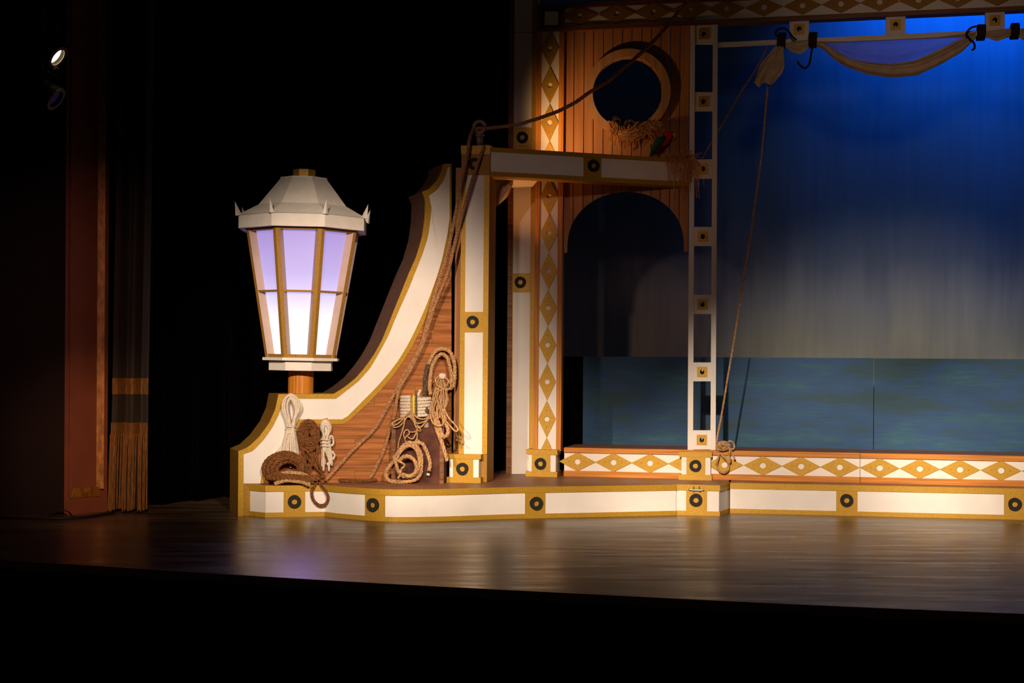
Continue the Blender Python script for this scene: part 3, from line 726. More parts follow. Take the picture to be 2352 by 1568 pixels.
# ------------------------------------------------------------------ top beam with diamonds
tb = thing('diamond_beam', 'overhead beam with gold diamonds on white between wooden edges', 'beam', W, (wq(1240, 60)[0], 0, zy(1240, 60)))
def seg(name, pts, off, th, m, root, label=None): return part(name, prism([wq(x, y, off) for x, y in pts], -off, th), m, root, label=label)
XR = 2640
ex = lambda y0, y1: y0 + (y1 - y0) * (XR - 1296) / (2352 - 1296)
seg('white_panel', [(1296, 60), (XR, ex(60, 15)), (XR, ex(18, -30)), (1296, 18)], .03, .03, M['white'], tb)
seg('bottom_board', [(1296, 71), (XR, ex(71, 23)), (XR, ex(59.3, 13)), (1296, 59.3)], .05, .12, M['darkwood'], tb)
seg('top_board', [(1296, 18.5), (XR, ex(18.5, -29)), (XR, ex(7, -42)), (1296, 7)], .05, .12, M['darkwood'], tb)
cbk = seg('corner_block', [(1233, 71.5), (1296, 71.5), (1296, 9), (1233, 9)], .048, .12, M['darkwood'], tb)
part('square_frame', prism([wq(x, y, .056) for x, y in ((1245, 62.5), (1286.5, 62.5), (1286.5, 21.5), (1245, 21.5))], -.056, .01), M['black'], tb, cbk)
part('white_square', prism([wq(x, y, .064) for x, y in ((1251, 57), (1282, 57), (1282, 26), (1251, 26))], -.064, .009), M['white'], tb, cbk)
bpos = [(1331, 36.8), (1416, 32), (1500, 28), (1584, 24), (1668.5, 20), (1755, 16.5), (1843.5, 12.5), (1932, 8.5), (2021, 4.3), (2110, 0), (2200, -4), (2292, -8.5), (2385, -13), (2478, -17)]
bl = [wq(x, y, .042) for x, y in bpos]
hwb = (bl[8][0] - bl[0][0]) / 16
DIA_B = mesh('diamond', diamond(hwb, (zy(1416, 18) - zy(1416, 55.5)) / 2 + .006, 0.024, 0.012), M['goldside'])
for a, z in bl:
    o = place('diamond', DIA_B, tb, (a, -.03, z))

# ------------------------------------------------------------------ back post (between front post and diamond post)
BO = -.09
bp_ = thing('back_post', 'dim white panelled post with black rings behind the front post', 'post', W, (wq(1195, 1080, BO)[0], .09, DECK))
def bpart(name, xl_t, xr_t, yt, xl_b, xr_b, yb, off, th, m): 
    return part(name, prism([wq(xl_b, yb, off), wq(xr_b, yb, off), wq(xr_t, yt, off), wq(xl_t, yt, off)], -off, th), m, bp_)
bpart('shaft', 1182, 1235, -40, 1174, 1229, 1089, BO - .008, .12, M['gold'])
def bx(y): return 1182 - (y / 1089) * 6, 1223 - (y / 1089) * 8.5
for (y0, y1) in ((-40, 73), (75, 293), (415, 628), (671, 1088)):
    l0, r0 = bx(y0); l1, r1 = bx(y1); bpart('white_panel', l0, r0, y0, l1, r1, y1, BO, .01, M['white'])
for (y0, y1, ry, rx_) in ((294, 336, 315.8, 1200), (628.5, 670.5, 648, 1195.4)):
    l0, r0 = bx(y0); l1, r1 = bx(y1); b = bpart('gold_block', l0, r0, y0, l1, r1, y1, BO + .004, .012, M['gold'])
    rr = wq(rx_, ry, BO + .004); place('ring', RINGS, bp_, (rr[0], -(BO + .004), rr[1]), b)
bpart('side_board', 1170, 1182, -40, 1162, 1175, 1089, BO - .05, .10, M['darkwood'])

# ------------------------------------------------------------------ front post
fp = thing('front_post', 'square white and gold front post on a ringed pedestal beside the stern', 'post', P, (P.q(1085, 1100)[0], 0, DECK))
def pp_(name, xl_t, xr_t, yt, xl_b, xr_b, yb, off, th, m, root=fp, parent=None):
    return part(name, prism([P.q(xl_b, yb, off), P.q(xr_b, yb, off), P.q(xr_t, yt, off), P.q(xl_t, yt, off)], -off, th), m, root, parent)
DEP = 0.25
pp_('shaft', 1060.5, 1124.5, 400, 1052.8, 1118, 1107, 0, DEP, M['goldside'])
def fx(y, x0, x1): return x0 + (x1 - x0) * (y - 400) / 650
pl_ = lambda y: 1070 - 5 * (y - 400) / 650
pr_ = lambda y: 1112 - 5 * (y - 400) / 650
go = lambda y: 1060.5 - 7.7 * (y - 400) / 700
gr = lambda y: 1124.5 - 6.5 * (y - 400) / 700
pp_('edge_strip', go(401), pl_(401), 401, go(1043), pl_(1043), 1043, .012, .012, M['gold'])
pp_('edge_strip', pr_(401), gr(401), 401, pr_(1043), gr(1043), 1043, .012, .012, M['gold'])
pp_('white_panel', pl_(401), pr_(401), 401, pl_(716), pr_(716), 716, .006, .006, M['white'])
pp_('white_panel', pl_(763), pr_(763), 763, pl_(1043), pr_(1043), 1043, .006, .006, M['white'])
b = pp_('gold_block', pl_(716), pr_(716), 716, pl_(763), pr_(763), 763, .010, .010, M['gold'])
rr = P.q(1086, 739, .010); place('ring', RINGS, fp, (rr[0], -.010, rr[1]), b)
hb_ = pp_('head_block', 1059.5, 1125, 334.5, 1060, 1125, 401, .022, DEP + .03, M['goldside'])
pp_('lid', 1058.5, 1126, 334, 1059, 1126, 354, .027, DEP + .04, M['gold'], fp, hb_)
rr = P.q(1090, 376.5, .022); place('ring', RINGS, fp, (rr[0], -.022, rr[1]), hb_)
pedestal(fp, P, (1026.8, 1104.4, 1031.5, 1099, 1040, 1086), (1042.9, 1053.8, 1095.7, 1108), .16, .075, (1062, 1076.4))
# eye bolt
ez = P.q(1101, 334, .0)
ec = P.w3(1101, 334, -.12)
eb = thing('eye_bolt', 'grey eye bolt on top of the front post with rope through it', 'eye bolt', Plane((ec.x, ec.y), math.radians(-12)), (0, 0, ec.z))
sc_ = ec.y / F
part('shank', lathe([(.029, ec.z), (.029, ec.z + 20 * sc_)], 14), M['iron'], eb, smooth=True)
part('collar', lathe([(.040, ec.z + 20 * sc_), (.043, ec.z + 23 * sc_), (.040, ec.z + 26 * sc_)], 14), M['iron'], eb, smooth=True)
rc_ = Vector((0, 0, ec.z + 42 * sc_))
ringp = [rc_ + Vector((math.cos(t) * 13 * sc_, 0, math.sin(t) * 13 * sc_)) for t in [2 * PI * k / 28 for k in range(29)]]
part('eye', sweep(ringp, 5 * sc_, 8), M['iron'], eb, smooth=True)
EYEC = Vector((ec.x, ec.y, rc_.z))

# ------------------------------------------------------------------ cross beam from front post to the lattice
q0 = P.w3(1125.5, 404, .0); q1 = W.w3(1583, 428, .02)
BM = Plane(q0, math.atan2(q1.y - q0.y, q1.x - q0.x))
cbm = thing('cross_beam', 'white and gold cross beam running from the front post to the lattice', 'beam', BM, (0, 0, q0.z))
def bq(name, pts, off, th, m, parent=None): return part(name, prism([BM.q(x, y, off) for x, y in pts], -off, th), m, cbm, parent)
tl = lambda x: 338 + (x - 1127) * .0595
blm = lambda x: 405.5 - 2 + (x - 1127) * .054
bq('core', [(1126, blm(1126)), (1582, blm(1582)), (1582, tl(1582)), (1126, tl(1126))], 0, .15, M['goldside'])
bq('top_edge', [(1126, tl(1126) + 10), (1582, tl(1582) + 9.5), (1582, tl(1582)), (1126, tl(1126))], .014, .17, M['gold'])
bq('bottom_edge', [(1126, blm(1126)), (1582, blm(1582)), (1582, blm(1582) - 10.5), (1126, blm(1126) - 10)], .014, .17, M['gold'])
bq('white_panel', [(1127, blm(1127) - 10), (1340, blm(1340) - 10), (1340, tl(1340) + 10), (1127, tl(1127) + 10)], .005, .005, M['white'])
bq('white_panel', [(1381, blm(1381) - 10), (1582, blm(1582) - 10.5), (1582, tl(1582) + 9.5), (1381, tl(1381) + 10)], .005, .005, M['white'])
b = bq('gold_block', [(1340.5, blm(1340) - 10), (1380.5, blm(1380) - 10), (1380.5, tl(1380) + 10), (1340.5, tl(1340) + 10)], .009, .009, M['gold'])
rr = BM.q(1362.5, 380.5, .009); place('ring', RINGS, cbm, (rr[0], -.009, rr[1]), b)
# soffit board between post, beam and back post
sz = BM.q(1200, 404)[1]
f0, f1 = P.world(P.q(1112, 404)[0], .2, 0), q0 + BM.ex * .3
s2, s3 = W.world(wq(1229, 404)[0], .02, 0), W.world(wq(1172, 404)[0], .02, 0)
q_ = q0 + BM.ey * .10; q2_ = W.world(wq(1226, 404)[0], -.06, 0); q3_ = W.world(wq(1165, 404)[0], -.02, 0)
ps = [(q_.x, q_.y), ((q0 + BM.ex * .45 + BM.ey * .1).x, (q0 + BM.ex * .45 + BM.ey * .1).y), (q2_.x, q2_.y), (q3_.x, q3_.y)]
single('soffit_board', flat(ps, sz - .01, sz + .01), M['white'], 'white soffit board under the cross beam behind the front post', 'board')

# dark upright board in the gap between stern and front post
gb = S.w3(1050, 1100, .0)
gp = P.w3(1050, 1000, -.2)
single('wooden_upright', ([tuple(P.world(*v)) for v in prism([P.q(1041, 1100, -.2), P.q(1062, 1100, -.2), P.q(1068, 385, -.2), P.q(1047, 385, -.2)], .2, .04)[0]], prism([(0, 0), (1, 0), (1, 1), (0, 1)], 0, 1)[1]), M['plankz'], 'brown upright board in the dark gap between stern and front post', 'board')

# ------------------------------------------------------------------ lattice post with gold squares, their holes darkened by black discs
SQ = mesh('gold_square', square_hole(.0435, .0195, .008), M['gold'])
HOLE_SHADE = mesh('hole_shade', ([(math.cos(2 * PI * k / 14) * .019, -.003, math.sin(2 * PI * k / 14) * .022) for k in range(14)] + [(0, -.006, 0)], [(k, (k + 1) % 14, 14) for k in range(14)]), M['eye'])  # black disc that paints the darkness inside each square's hole
lp = thing('lattice_post', 'open white lattice post with gold squares on a ringed pedestal', 'post', W, (wq(1610, 1060)[0], 0, DECK))
LO = .03
upright('stile', 1585, 1595.7, 56, 1579.3, 1591.8, 1033, LO, .045, M['white'], lp)
upright('stile', 1637.5, 1648.2, 54, 1631.6, 1643.6, 1033, LO, .045, M['white'], lp)
ly = [(56, 100.8), (211.5, 255), (365.7, 410), (521, 564.6), (676.8, 720.7), (832, 875.4), (987.9, 1032)]
for y0, y1 in ly:
    f = (y0 - 56) / 980; l_, r_ = 1595.7 - 3.9 * f, 1637.5 - 5.9 * f
    b = part('rung', prism([wq(l_, y1, LO - .008), wq(r_, y1, LO - .008), wq(r_, y0, LO - .008), wq(l_, y0, LO - .008)], -(LO - .008), .03), M['white'], lp)
    c = wq((l_ + r_) / 2, (y0 + y1) / 2, LO)
    place('gold_square', SQ, lp, (c[0], -(LO - .008), c[1]), b); place('hole_shade', HOLE_SHADE, lp, (c[0], -(LO - .008), c[1]), b)
pedestal(lp, W, (1559.3, 1635, 1565, 1631.7, 1576.4, 1619.8), (1037.4, 1049.3, 1089.8, 1100.5), .17, .10, (1597.4, 1069.5))

# overhead white lattice rail hung below the top beam
lr = thing('lattice_rail', 'white overhead rail hung from the beam by square blocks', 'rail', W, (wq(1660, 100)[0], 0, zy(1660, 105)))
ylow = lambda x: 107.5 + (x - 1649) * (78 - 107.5) / (2352 - 1649)
yup = lambda x: 97.5 + (x - 1649) * (65 - 97.5) / (2352 - 1649)
part('rail', prism([wq(1648.5, ylow(1648), .02), wq(2640, ylow(2640), .02), wq(2640, yup(2640), .02), wq(1648.5, yup(1648), .02)], -.02, .035), M['white'], lr)
for x0, x1 in ((1813.5, 1858), (2034.7, 2080), (2262.7, 2308), (2494, 2541)):
    xm = (x0 + x1) / 2; ybm = 71 + (xm - 1296) * (-48 / 1056)
    b = part('block', prism([wq(x0, yup(x0) + .5, .02), wq(x1, yup(x1) + .5, .02), wq(x1, ybm - 3, .02), wq(x0, ybm - 1, .02)], -.02, .03), M['white'], lr)
    c = wq(xm, (yup(xm) + ybm) / 2 - 1, .028)
    place('gold_square', SQ, lr, (c[0], -.02, c[1]), b); place('hole_shade', HOLE_SHADE, lr, (c[0], -.02, c[1]), b)

# ------------------------------------------------------------------ stern board
sq = lambda pts, off=0: [S.q(x, y, off) for x, y in pts]
TH = 0.42
outer = [(546.5, 1183), (547.5, 1036), (570, 1026.6), (595.4, 1002.7), (617.8, 971.9), (631.9, 941), (639.5, 905), (766.8, 904), (789.7, 889.8), (816.5, 868.8), (839.5, 842), (858.6, 815), (877.7, 780.8), (893, 742.6), (908.3, 704.3), (923.6, 666), (938.9, 627.8), (956, 589.5), (969.5, 543.6), (975.3, 501.5), (977, 459.5), (969.5, 440.3), (984.8, 434.6), (1004, 413.6), (1013.5, 394.4), (1018.5, 376), (1036.5, 376)]
white_o = [(559.5, 1110), (559.5, 1042.6), (581.4, 1035), (606.6, 1008.3), (626.3, 980.3), (640.3, 952.2), (650, 924), (651.5, 915.2), (771.6, 915.2), (797.4, 895.6), (824, 874.5), (851, 844), (870, 811.4), (891, 773), (906.4, 735), (921.7, 700.5), (939, 662), (954, 624), (969.5, 585.7), (983, 543.6), (988.7, 501.5), (990.6, 474.8), (984.8, 448.8), (1004, 434.6), (1017.4, 415.5), (1025, 396.3), (1027.7, 383), (1033, 383)]
white_i = [(1033, 383), (1033, 500), (1027, 543.6), (1015.4, 597), (1004, 635.4), (988.7, 677.5), (973.4, 715.8), (958, 750), (939, 788.5), (916, 826.7), (893, 857.3), (862.4, 891.8), (835.6, 918.5), (797.4, 957), (786, 962.6), (686, 962.6), (672, 995), (652, 1030), (630, 1056), (604, 1078), (598, 1110)]
gold_i = [(1037.5, 556), (1024, 600), (1012.5, 640), (997, 682), (982, 720), (967, 755), (947.5, 794), (925, 832), (902, 863.5), (871, 899.5), (845, 926), (802, 966), (789, 973.5), (692, 973.5), (680, 1000), (661, 1035), (640, 1061), (612, 1086), (606, 1110)]
sn = thing('stern_board', 'curved ship stern board with white and gold scroll edge and brown planking', 'scenery', S, (sq([(800, 1000)])[0][0], 0, 0))
body = sq(outer) + sq([(1037.5, 1112)])
zdn = S.q(546.5, 1180)[1]; body[0] = (body[0][0], 0.0); body[-1] = (body[-1][0], 0.0)
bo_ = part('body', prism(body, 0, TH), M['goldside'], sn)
bo_.data.materials.append(M['edgebrown'])
for p_ in bo_.data.polygons:          # the swept upper edge is painted brown
    if abs(p_.normal.y) < .5 and p_.center.z > S.q(700, 903)[1] - .01 and p_.center.x + sn.org[0] > S.q(768, 900)[0]: p_.material_index = 1
go_ = sq(outer, .012); go_[0] = (go_[0][0], 0.0)
gi_ = sq(white_o, .012)
gi_b = [(S.q(559.5, 1180, .012)[0] + .0, 0.0)] + gi_
# split strips at matching corners so the corners stay crisp
def corner_strip(A, ia, B, ib, off, th):
    out = []
    for (a0_, a1_), (b0_, b1_) in zip(zip(ia[:-1], ia[1:]), zip(ib[:-1], ib[1:])):
        n_ = max(2, 3 * max(a1_ - a0_, b1_ - b0_))
        out.append((resample(A[a0_:a1_ + 1], n_), resample(B[b0_:b1_ + 1], n_)))
    AA = out[0][0]; BB = out[0][1]
    for a_, b_ in out[1:]: AA = AA + a_[1:]; BB = BB + b_[1:]
    return strip(AA, BB, -off, th)
part('gold_edge', corner_strip(go_, [0, 1, 6, 7, 21, 25, 26], gi_b, [0, 2, 8, 9, 23, 27, 28], .012, .014), M['gold'], sn)
part('gold_edge', prism(sq([(1033, 383), (1037.2, 376), (1037.2, 556), (1033, 556)], .012), -.012, .014), M['gold'], sn)
wo, wi = sq(white_o, .006), sq(list(reversed(white_i)), .006)
part('white_band', corner_strip(wo, [0, 1, 7, 8, 22, 27], wi, [0, 1, 5, 6, 17, 20], .006, .008), M['white'], sn)
gA, gB = sq(list(reversed(white_i))[:-2], .014), sq(list(reversed(gold_i)), .014)
part('gold_edge', corner_strip(gA, [0, 5, 6, 18], gB, [0, 5, 6, 18], .014, .016), M['gold'], sn)
# planks
gi_curve = gold_i
def xleft(y):
    pts = gold_i
    for (xa, ya), (xb, yb) in zip(pts[:-1], pts[1:]):
        if ya <= y <= yb and yb > ya: return xa + (xb - xa) * (y - ya) / (yb - ya)
    return pts[-1][0] if y > 1100 else 1037
ys = [1110.0, 1080.6]
while ys[-1] > 575: ys.append(ys[-1] - (24.4 if ys[-1] > 900 else 23.85))
for y1, y0 in zip(ys[:-1], ys[1:]):
    g_ = .8
    top, bot = y0 + g_, y1 - g_
    rowpts = [bot + (top - bot) * k / 3 for k in range(4)]
    L = [(xleft(y) + .5, y) for y in rowpts]
    if bot > 973 > top: L = [(xleft(bot), bot), (692, max(974, top)), (692, max(974, top))]; top = max(top, 974) if False else top
    x_l = max(min(p[0] for p in L), 600); x_r = 1037
    cuts = [x for x in sorted(random.uniform(x_l + 20, x_r - 20) for _ in range(2 if x_r - x_l > 240 else 1)) if x_r - x_l > 60]
    if len(cuts) == 2 and cuts[1] - cuts[0] < 60: cuts = cuts[:1]
    bounds = [None] + cuts + [x_r]
    for i in range(len(bounds) - 1):
        l_, r_ = bounds[i], bounds[i + 1] - .45 if i < len(bounds) - 2 else bounds[i + 1]
        if l_ is None:
            lp_ = [(min(x, r_ - 2), y) for x, y in L]
            poly = lp_ + [(r_, top), (r_, bot)]
        else:
            lo = [(max(l_ + .45, xleft(y) + .5), y) for y in rowpts]
            lo = [(min(x, r_ - 1), y) for x, y in lo]
            poly = lo + [(r_, top), (r_, bot)]
        of_ = .006 + random.uniform(-.0015, .0025)
        part('plank', prism(sq(poly, of_), -of_, .008), M['plankx'], sn)

# ------------------------------------------------------------------ lantern
lc = S.w3(690.5, 904, -TH * .5)
LZ0 = S.q(700, 904.5)[1]
LP = Plane((lc.x, lc.y), math.radians(3.4))
ln = thing('street_lantern', 'large white and gold octagonal lantern glowing violet on a wooden pole', 'lamp', LP, (0, 0, LZ0))
ln.o.rotation_euler = (0, .012, math.radians(3.4))
k_ = lc.y / F
zl = lambda y: EYE.z + (HOR - 2.9 - y) * k_
O8 = PI / 8
part('pole', lathe([(.105, LZ0), (.105, zl(846))], 24), M['woodz'], ln, smooth=False)
part('collar', lathe([(.275, zl(850.5)), (.275, zl(828))], 8, rot=O8), M['lampwhite'], ln)
part('base_plate', lathe([(.330, zl(828)), (.330, zl(821.5))], 8, rot=O8), M['lampwhite'], ln)
R0, R1, Zg0, Zg1 = .306, .487, zl(821.5), zl(529)
def Rz(z): return R0 + (R1 - R0) * (z - Zg0) / (Zg1 - Zg0)
def oct_pt(k, z, dr=0.0): 
    a = O8 + k * PI / 4; r = Rz(z) + dr; return Vector((r * math.cos(a), r * math.sin(a), z))
Zm = zl(672.5)
INS = -.062
for k in range(8):
    # mullion: a bent gold board over the corner with deep inner ribs
    mw_ = .031
    V = []
    for z in (Zg0, Zg1):
        c = oct_pt(k, z); d0 = (oct_pt(k - 1, z) - c).normalized(); d1 = (oct_pt(k + 1, z) - c).normalized(); inn = Vector((-c.x, -c.y, 0)).normalized()
        V += [c + d0 * mw_, c, c + d1 * mw_, c + d1 * mw_ + inn * .075, c + inn * .085, c + d0 * mw_ + inn * .075]
    Fc = [tuple(range(5, -1, -1)), tuple(range(6, 12))] + [(i, (i + 1) % 6, 6 + (i + 1) % 6, 6 + i) for i in range(6)]
    mo = part('mullion', (V, Fc), M['goldside'], ln); mo.data.materials.append(M['reveal'])
    for p_ in mo.data.polygons:
        if p_.index in (4, 7): p_.material_index = 1          # pale reveals towards the panes, pink lamp tint in the colour
    for (za, zb2, h_) in ((Zg0, Zg0 + .028, 0), (Zm - .008, Zm + .008, 0), (Zg1 - .03, Zg1, 0)):
        V = []
        for z in (za, zb2):
            p, q2 = oct_pt(k, z, -.004), oct_pt(k + 1, z, -.004); d = (q2 - p).normalized(); inn = -((p + q2) / 2); inn.z = 0; inn.normalize()
            dp_ = .055
            p, q2 = p + d * mw_, q2 - d * mw_
            V += [p, q2, q2 + inn * dp_, p + inn * dp_]
        part('glazing_bar', (V, [(3, 2, 1, 0), (4, 5, 6, 7), (0, 1, 5, 4), (1, 2, 6, 5), (2, 3, 7, 6), (3, 0, 4, 7)]), M['goldside'], ln)
    for (za, zb2) in ((Zg0 + .001, Zm - .001), (Zm + .001, Zg1 - .001)):
        V = []
        for z in (za, zb2):
            p, q2 = oct_pt(k, z, INS), oct_pt(k + 1, z, INS); inn = -((p + q2) / 2); inn.z = 0; inn.normalize()
            V += [p, q2, q2 + inn * .006, p + inn * .006]
        part('lit_pane', (V, [(3, 2, 1, 0), (4, 5, 6, 7), (0, 1, 5, 4), (1, 2, 6, 5), (2, 3, 7, 6), (3, 0, 4, 7)]), M['glow'], ln)
zb0, zb1, zr1, zr2 = zl(532), zl(501), zl(476), zl(412)
part('brim', lathe([(.50, zb0 + .001), (.549, zb0), (.549, zb1), (.50, zb1)], 8, rot=O8), M['lampwhite'], ln)
for k in range(8):
    def op(r, z, kk): 
        a = O8 + kk * PI / 4; return Vector((r * math.cos(a), r * math.sin(a), z))
    def slab(r0, z0, r1, z1, t=.012):
        V = [op(r0, z0, k), op(r0, z0, k + 1), op(r1, z1, k + 1), op(r1, z1, k)]; V += [v - Vector((0, 0, t)) for v in V]
        return V, [(0, 1, 2, 3), (7, 6, 5, 4), (0, 4, 5, 1), (1, 5, 6, 2), (2, 6, 7, 3), (3, 7, 4, 0)]
    part('roof_skirt', slab(.549, zb1, .385, zr1), M['lampwhite'], ln)
    part('roof_panel', slab(.385, zr1, .20, zr2), M['lampwhite'], ln)
    c = op(.548, zb1 - .012, k); o_ = Vector((c.x, c.y, 0)).normalized(); tn = Vector((-o_.y, o_.x, 0))
    tip = c + o_ * .035 + Vector((0, 0, .118))
    V = [c - tn * .026 + o_ * .006, c + o_ * .028, c + tn * .026 + o_ * .006, c - o_ * .02 + Vector((0, 0, .02)), tip]
    part('spike', (V, [(0, 1, 4), (1, 2, 4), (2, 3, 4), (3, 0, 4), (3, 2, 1, 0)]), M['lampwhite'], ln)
part('roof_cap', lathe([(.206, zr2 - .006), (.206, zr2 + .006), (.10, zr2 + .012)], 8, rot=O8), M['lampwhite'], ln)
spot('lantern_floor_fill', (lc.x + .05, lc.y - .42, zl(850)), (lc.x + .25, 9.0, 0.0), 10, (0.42, 0.25, 1.0), 55, 1.0, 0.1)  # added violet spot under the lantern to tint the floor
part('finial', lathe([(.098, zr2 + .008), (.098, zl(391))], 8, rot=O8), M['gold'], ln)

# ------------------------------------------------------------------ ropes
def at(px, py, d): return at_depth(px, py, d)
def on_s(px, py, off): return S.w3(px, py, off)
def path_depth(pts, dfun): return [at(x, y, dfun(i / (len(pts) - 1), x, y)) for i, (x, y) in enumerate(pts)]
# rope through the eye bolt, up to the top of frame
d_e = EYEC.y
rp1 = [EYEC + Vector((-.055, .0, -.05)), EYEC + Vector((-.01, -.01, -.012)), EYEC + Vector((.06, -.01, -.012))]
pA = [(1183, 287), (1224, 275.7), (1275, 258), (1318, 237), (1357.7, 209.6), (1397, 186), (1437, 152), (1476, 118.6), (1516, 79), (1555, 31.6), (1579, 0), (1640, -90)]
rp1 += path_depth(pA, lambda t, x, y: d_e - .05 - .7 * t)
single('thick_rope', rope(rp1, .0165), M['rope_mid'], 'thick brown rope rising from the eye bolt across the porthole', 'rope')
# two heavy falls of rope from the eye bolt down to the deck
def fall(t, x, y):
    ds = S.w3(x, y, 0).y
    if y < 560: return min(pf.y - .02 + .0 * t, ds - .05) if x > 1050 else min(pf.y + .0, ds - .06)
    k = min(1, (y - 560) / 500); return (pf.y - .0) * (1 - k) + (ds - .045) * k
fA = [(1089, 300), (1078, 322), (1072.8, 360), (1057.5, 429), (1042, 513), (1027, 582), (1007.8, 643), (990.6, 704), (973, 773), (954, 819), (923.6, 869), (881.5, 949), (859, 986), (808.6, 1036), (780.6, 1067), (747, 1096)]
fB = [(1122, 330), (1112, 337), (1101.5, 364), (1084, 417), (1065, 482), (1046, 551), (1030, 620), (1012, 666), (993, 716), (973, 784.6), (942, 850), (916, 895.6), (906, 949), (893, 994), (884, 1025), (867.6, 1064.5), (848, 1101)]
A3 = [EYEC + Vector((-.05, -.02, -.02))] + path_depth(fA[1:], fall); A3[-1].z = DECK + .02
B3 = path_depth(fB, fall); B3[0].y += .16; B3[1].y += .02; B3[-1].z = DECK + .02
single('thick_rope', rope(A3, .0155), M['rope_mid'], 'heavy brown rope falling from the eye bolt to the coils at left', 'rope')
single('thick_rope', rope(B3, .0155), M['rope_mid'], 'heavy brown rope falling from the post top to the deck left of the trunk', 'rope')

# tall white hank
V_ = []
def loop_hank(top, tie, wmax, nl, r, spread, bottom_y, off0, seed):
    rnd = random.Random(seed); out = []
    for i in range(nl):
        f = (i + .5) / nl; w_ = wmax * (.25 + .75 * f); d = off0 + .03 * math.sin(f * PI) + rnd.uniform(0, .03)
        ty = top[1] + (1 - f) * 14 + rnd.uniform(-2, 2); jx = rnd.uniform(-2.5, 2.5)
        lx, rx2 = tie[0] - 8 * f + rnd.uniform(-2, 2), tie[0] + 8 * f + rnd.uniform(-2, 2)
        H = tie[1] - ty
        pts = [(lx, tie[1]), (tie[0] - w_ * .55 + jx, ty + H * .72), (tie[0] - w_ + jx, ty + H * .42), (top[0] - w_ * .72 + jx, ty + H * .14), (top[0] + jx, ty), (top[0] + w_ * .78 + jx, ty + H * .15), (tie[0] + w_ * 1.15 + jx, ty + H * .42), (tie[0] + w_ * .62 + jx, ty + H * .72), (rx2, tie[1])]
        out.append(rope([on_s(x, y, d + .01) for x, y in pts], r, False, 5))
    for i in range(spread[0]):
        f = (i + .5) / spread[0]; x1 = spread[1] + (spread[2] - spread[1]) * f; x0 = tie[0] + (f - .5) * 16
        d = off0 + .015 + rnd.uniform(0, .035)
        yb = bottom_y + rnd.uniform(-14, 14)
        out.append(rope([on_s(x0, tie[1] - 4, d), on_s(x0 + (x1 - x0) * .35, tie[1] + 18, d + .01), on_s(x0 + (x1 - x0) * .7 + rnd.uniform(-1, 1), (tie[1] + yb) / 2, d), on_s(x1, yb, d * .7)], r, False, 5))
    return out
hk = loop_hank((666, 904), (668, 982), 21, 11, .0095, (13, 648, 687), 1060, .02, 1)
for dx in range(4): hk.append(rope([on_s(660, 985, .03), on_s(655 - dx, 1015, .03), on_s(642 - dx * 3, 1040, .025), on_s(626 - dx * 3, 1060, .03), on_s(612, 1078, .03)], .006, False, 5))
t1 = thing('rope_hank', 'tall white cotton rope hank hung at the left of the stern board', 'rope', FREE, tuple(on_s(668, 1080, .04)))
part('loops', join(*hk), M['rope_white'], t1, smooth=True)
tie = [on_s(668 + math.cos(a) * 12, 980 + i * .9 + math.sin(a) * 1.5, .045 + .035 * -math.sin(a)) for i, a in enumerate([2 * PI * k / 10 for k in range(26)])]
part('wrapping', rope(tie, .007, False, 3), M['rope_white'], t1, smooth=True)
# small white hank
hk = loop_hank((747.5, 965), (748, 1010), 11, 7, .011, (8, 738, 764), 1070, .03, 2)
hk.append(rope([on_s(x, y, .075) for x, y in ((752, 1010), (762, 1000), (766, 1018), (757, 1028), (766, 1040), (769, 1046), (764, 1056))], .009, False, 5))
t2 = thing('rope_hank', 'small white cotton rope hank with tied wraps on the brown planking', 'rope', FREE, tuple(on_s(748, 1080, .04)))
part('loops', join(*hk), M['rope_white'], t2, smooth=True)
tie = [on_s(748.5 + math.cos(a) * 11, 1006 + i * .72 + math.sin(a) * 2, .06 + .045 * -math.sin(a)) for i, a in enumerate([2 * PI * k / 10 for k in range(34)])]
part('wrapping', rope(tie, .0085, False, 3), M['rope_white'], t2, smooth=True)
# brown coir hank between them
bc = []
rnd = random.Random(5)
for i in range(6):
    f = (i + 1.6) / 7.6; ph = rnd.uniform(0, 6)
    pts = []
    for k in range(14):
        a = 2 * PI * k / 14 + ph; rx2 = 27 * f + rnd.uniform(-1.2, 1.2); ry2 = 36 * f + rnd.uniform(-1.5, 1.5)
        pts.append(on_s(708 + math.cos(a) * rx2 + 3 * (1 - f), 1000 - math.sin(a) * ry2 - 4 * f * math.sin(a), .03 + .045 * (1 - abs(f - .6)) + .008 * math.sin(3 * a + i)))
    bc.append(rope(pts, .0125, True, 5, True))
for (x0, y0, x1, y1) in ((690, 1020, 700, 1085), (700, 1030, 730, 1075), (715, 1030, 705, 1092), (728, 1015, 712, 1070), (695, 1040, 745, 1095), (735, 1010, 752, 1060), (706, 1045, 690, 1095), (722, 1050, 740, 1096)):
    bc.append(rope([on_s(x0, y0, .06), on_s((x0 + x1) / 2 + rnd.uniform(-8, 8), (y0 + y1) / 2, .075), on_s(x1, y1, .07)], .0115, True, 6))
single('rope_coil', join(*bc), M['rope_brown'], 'dark brown coir rope hank hung between the two white hanks', 'rope', smooth=True)
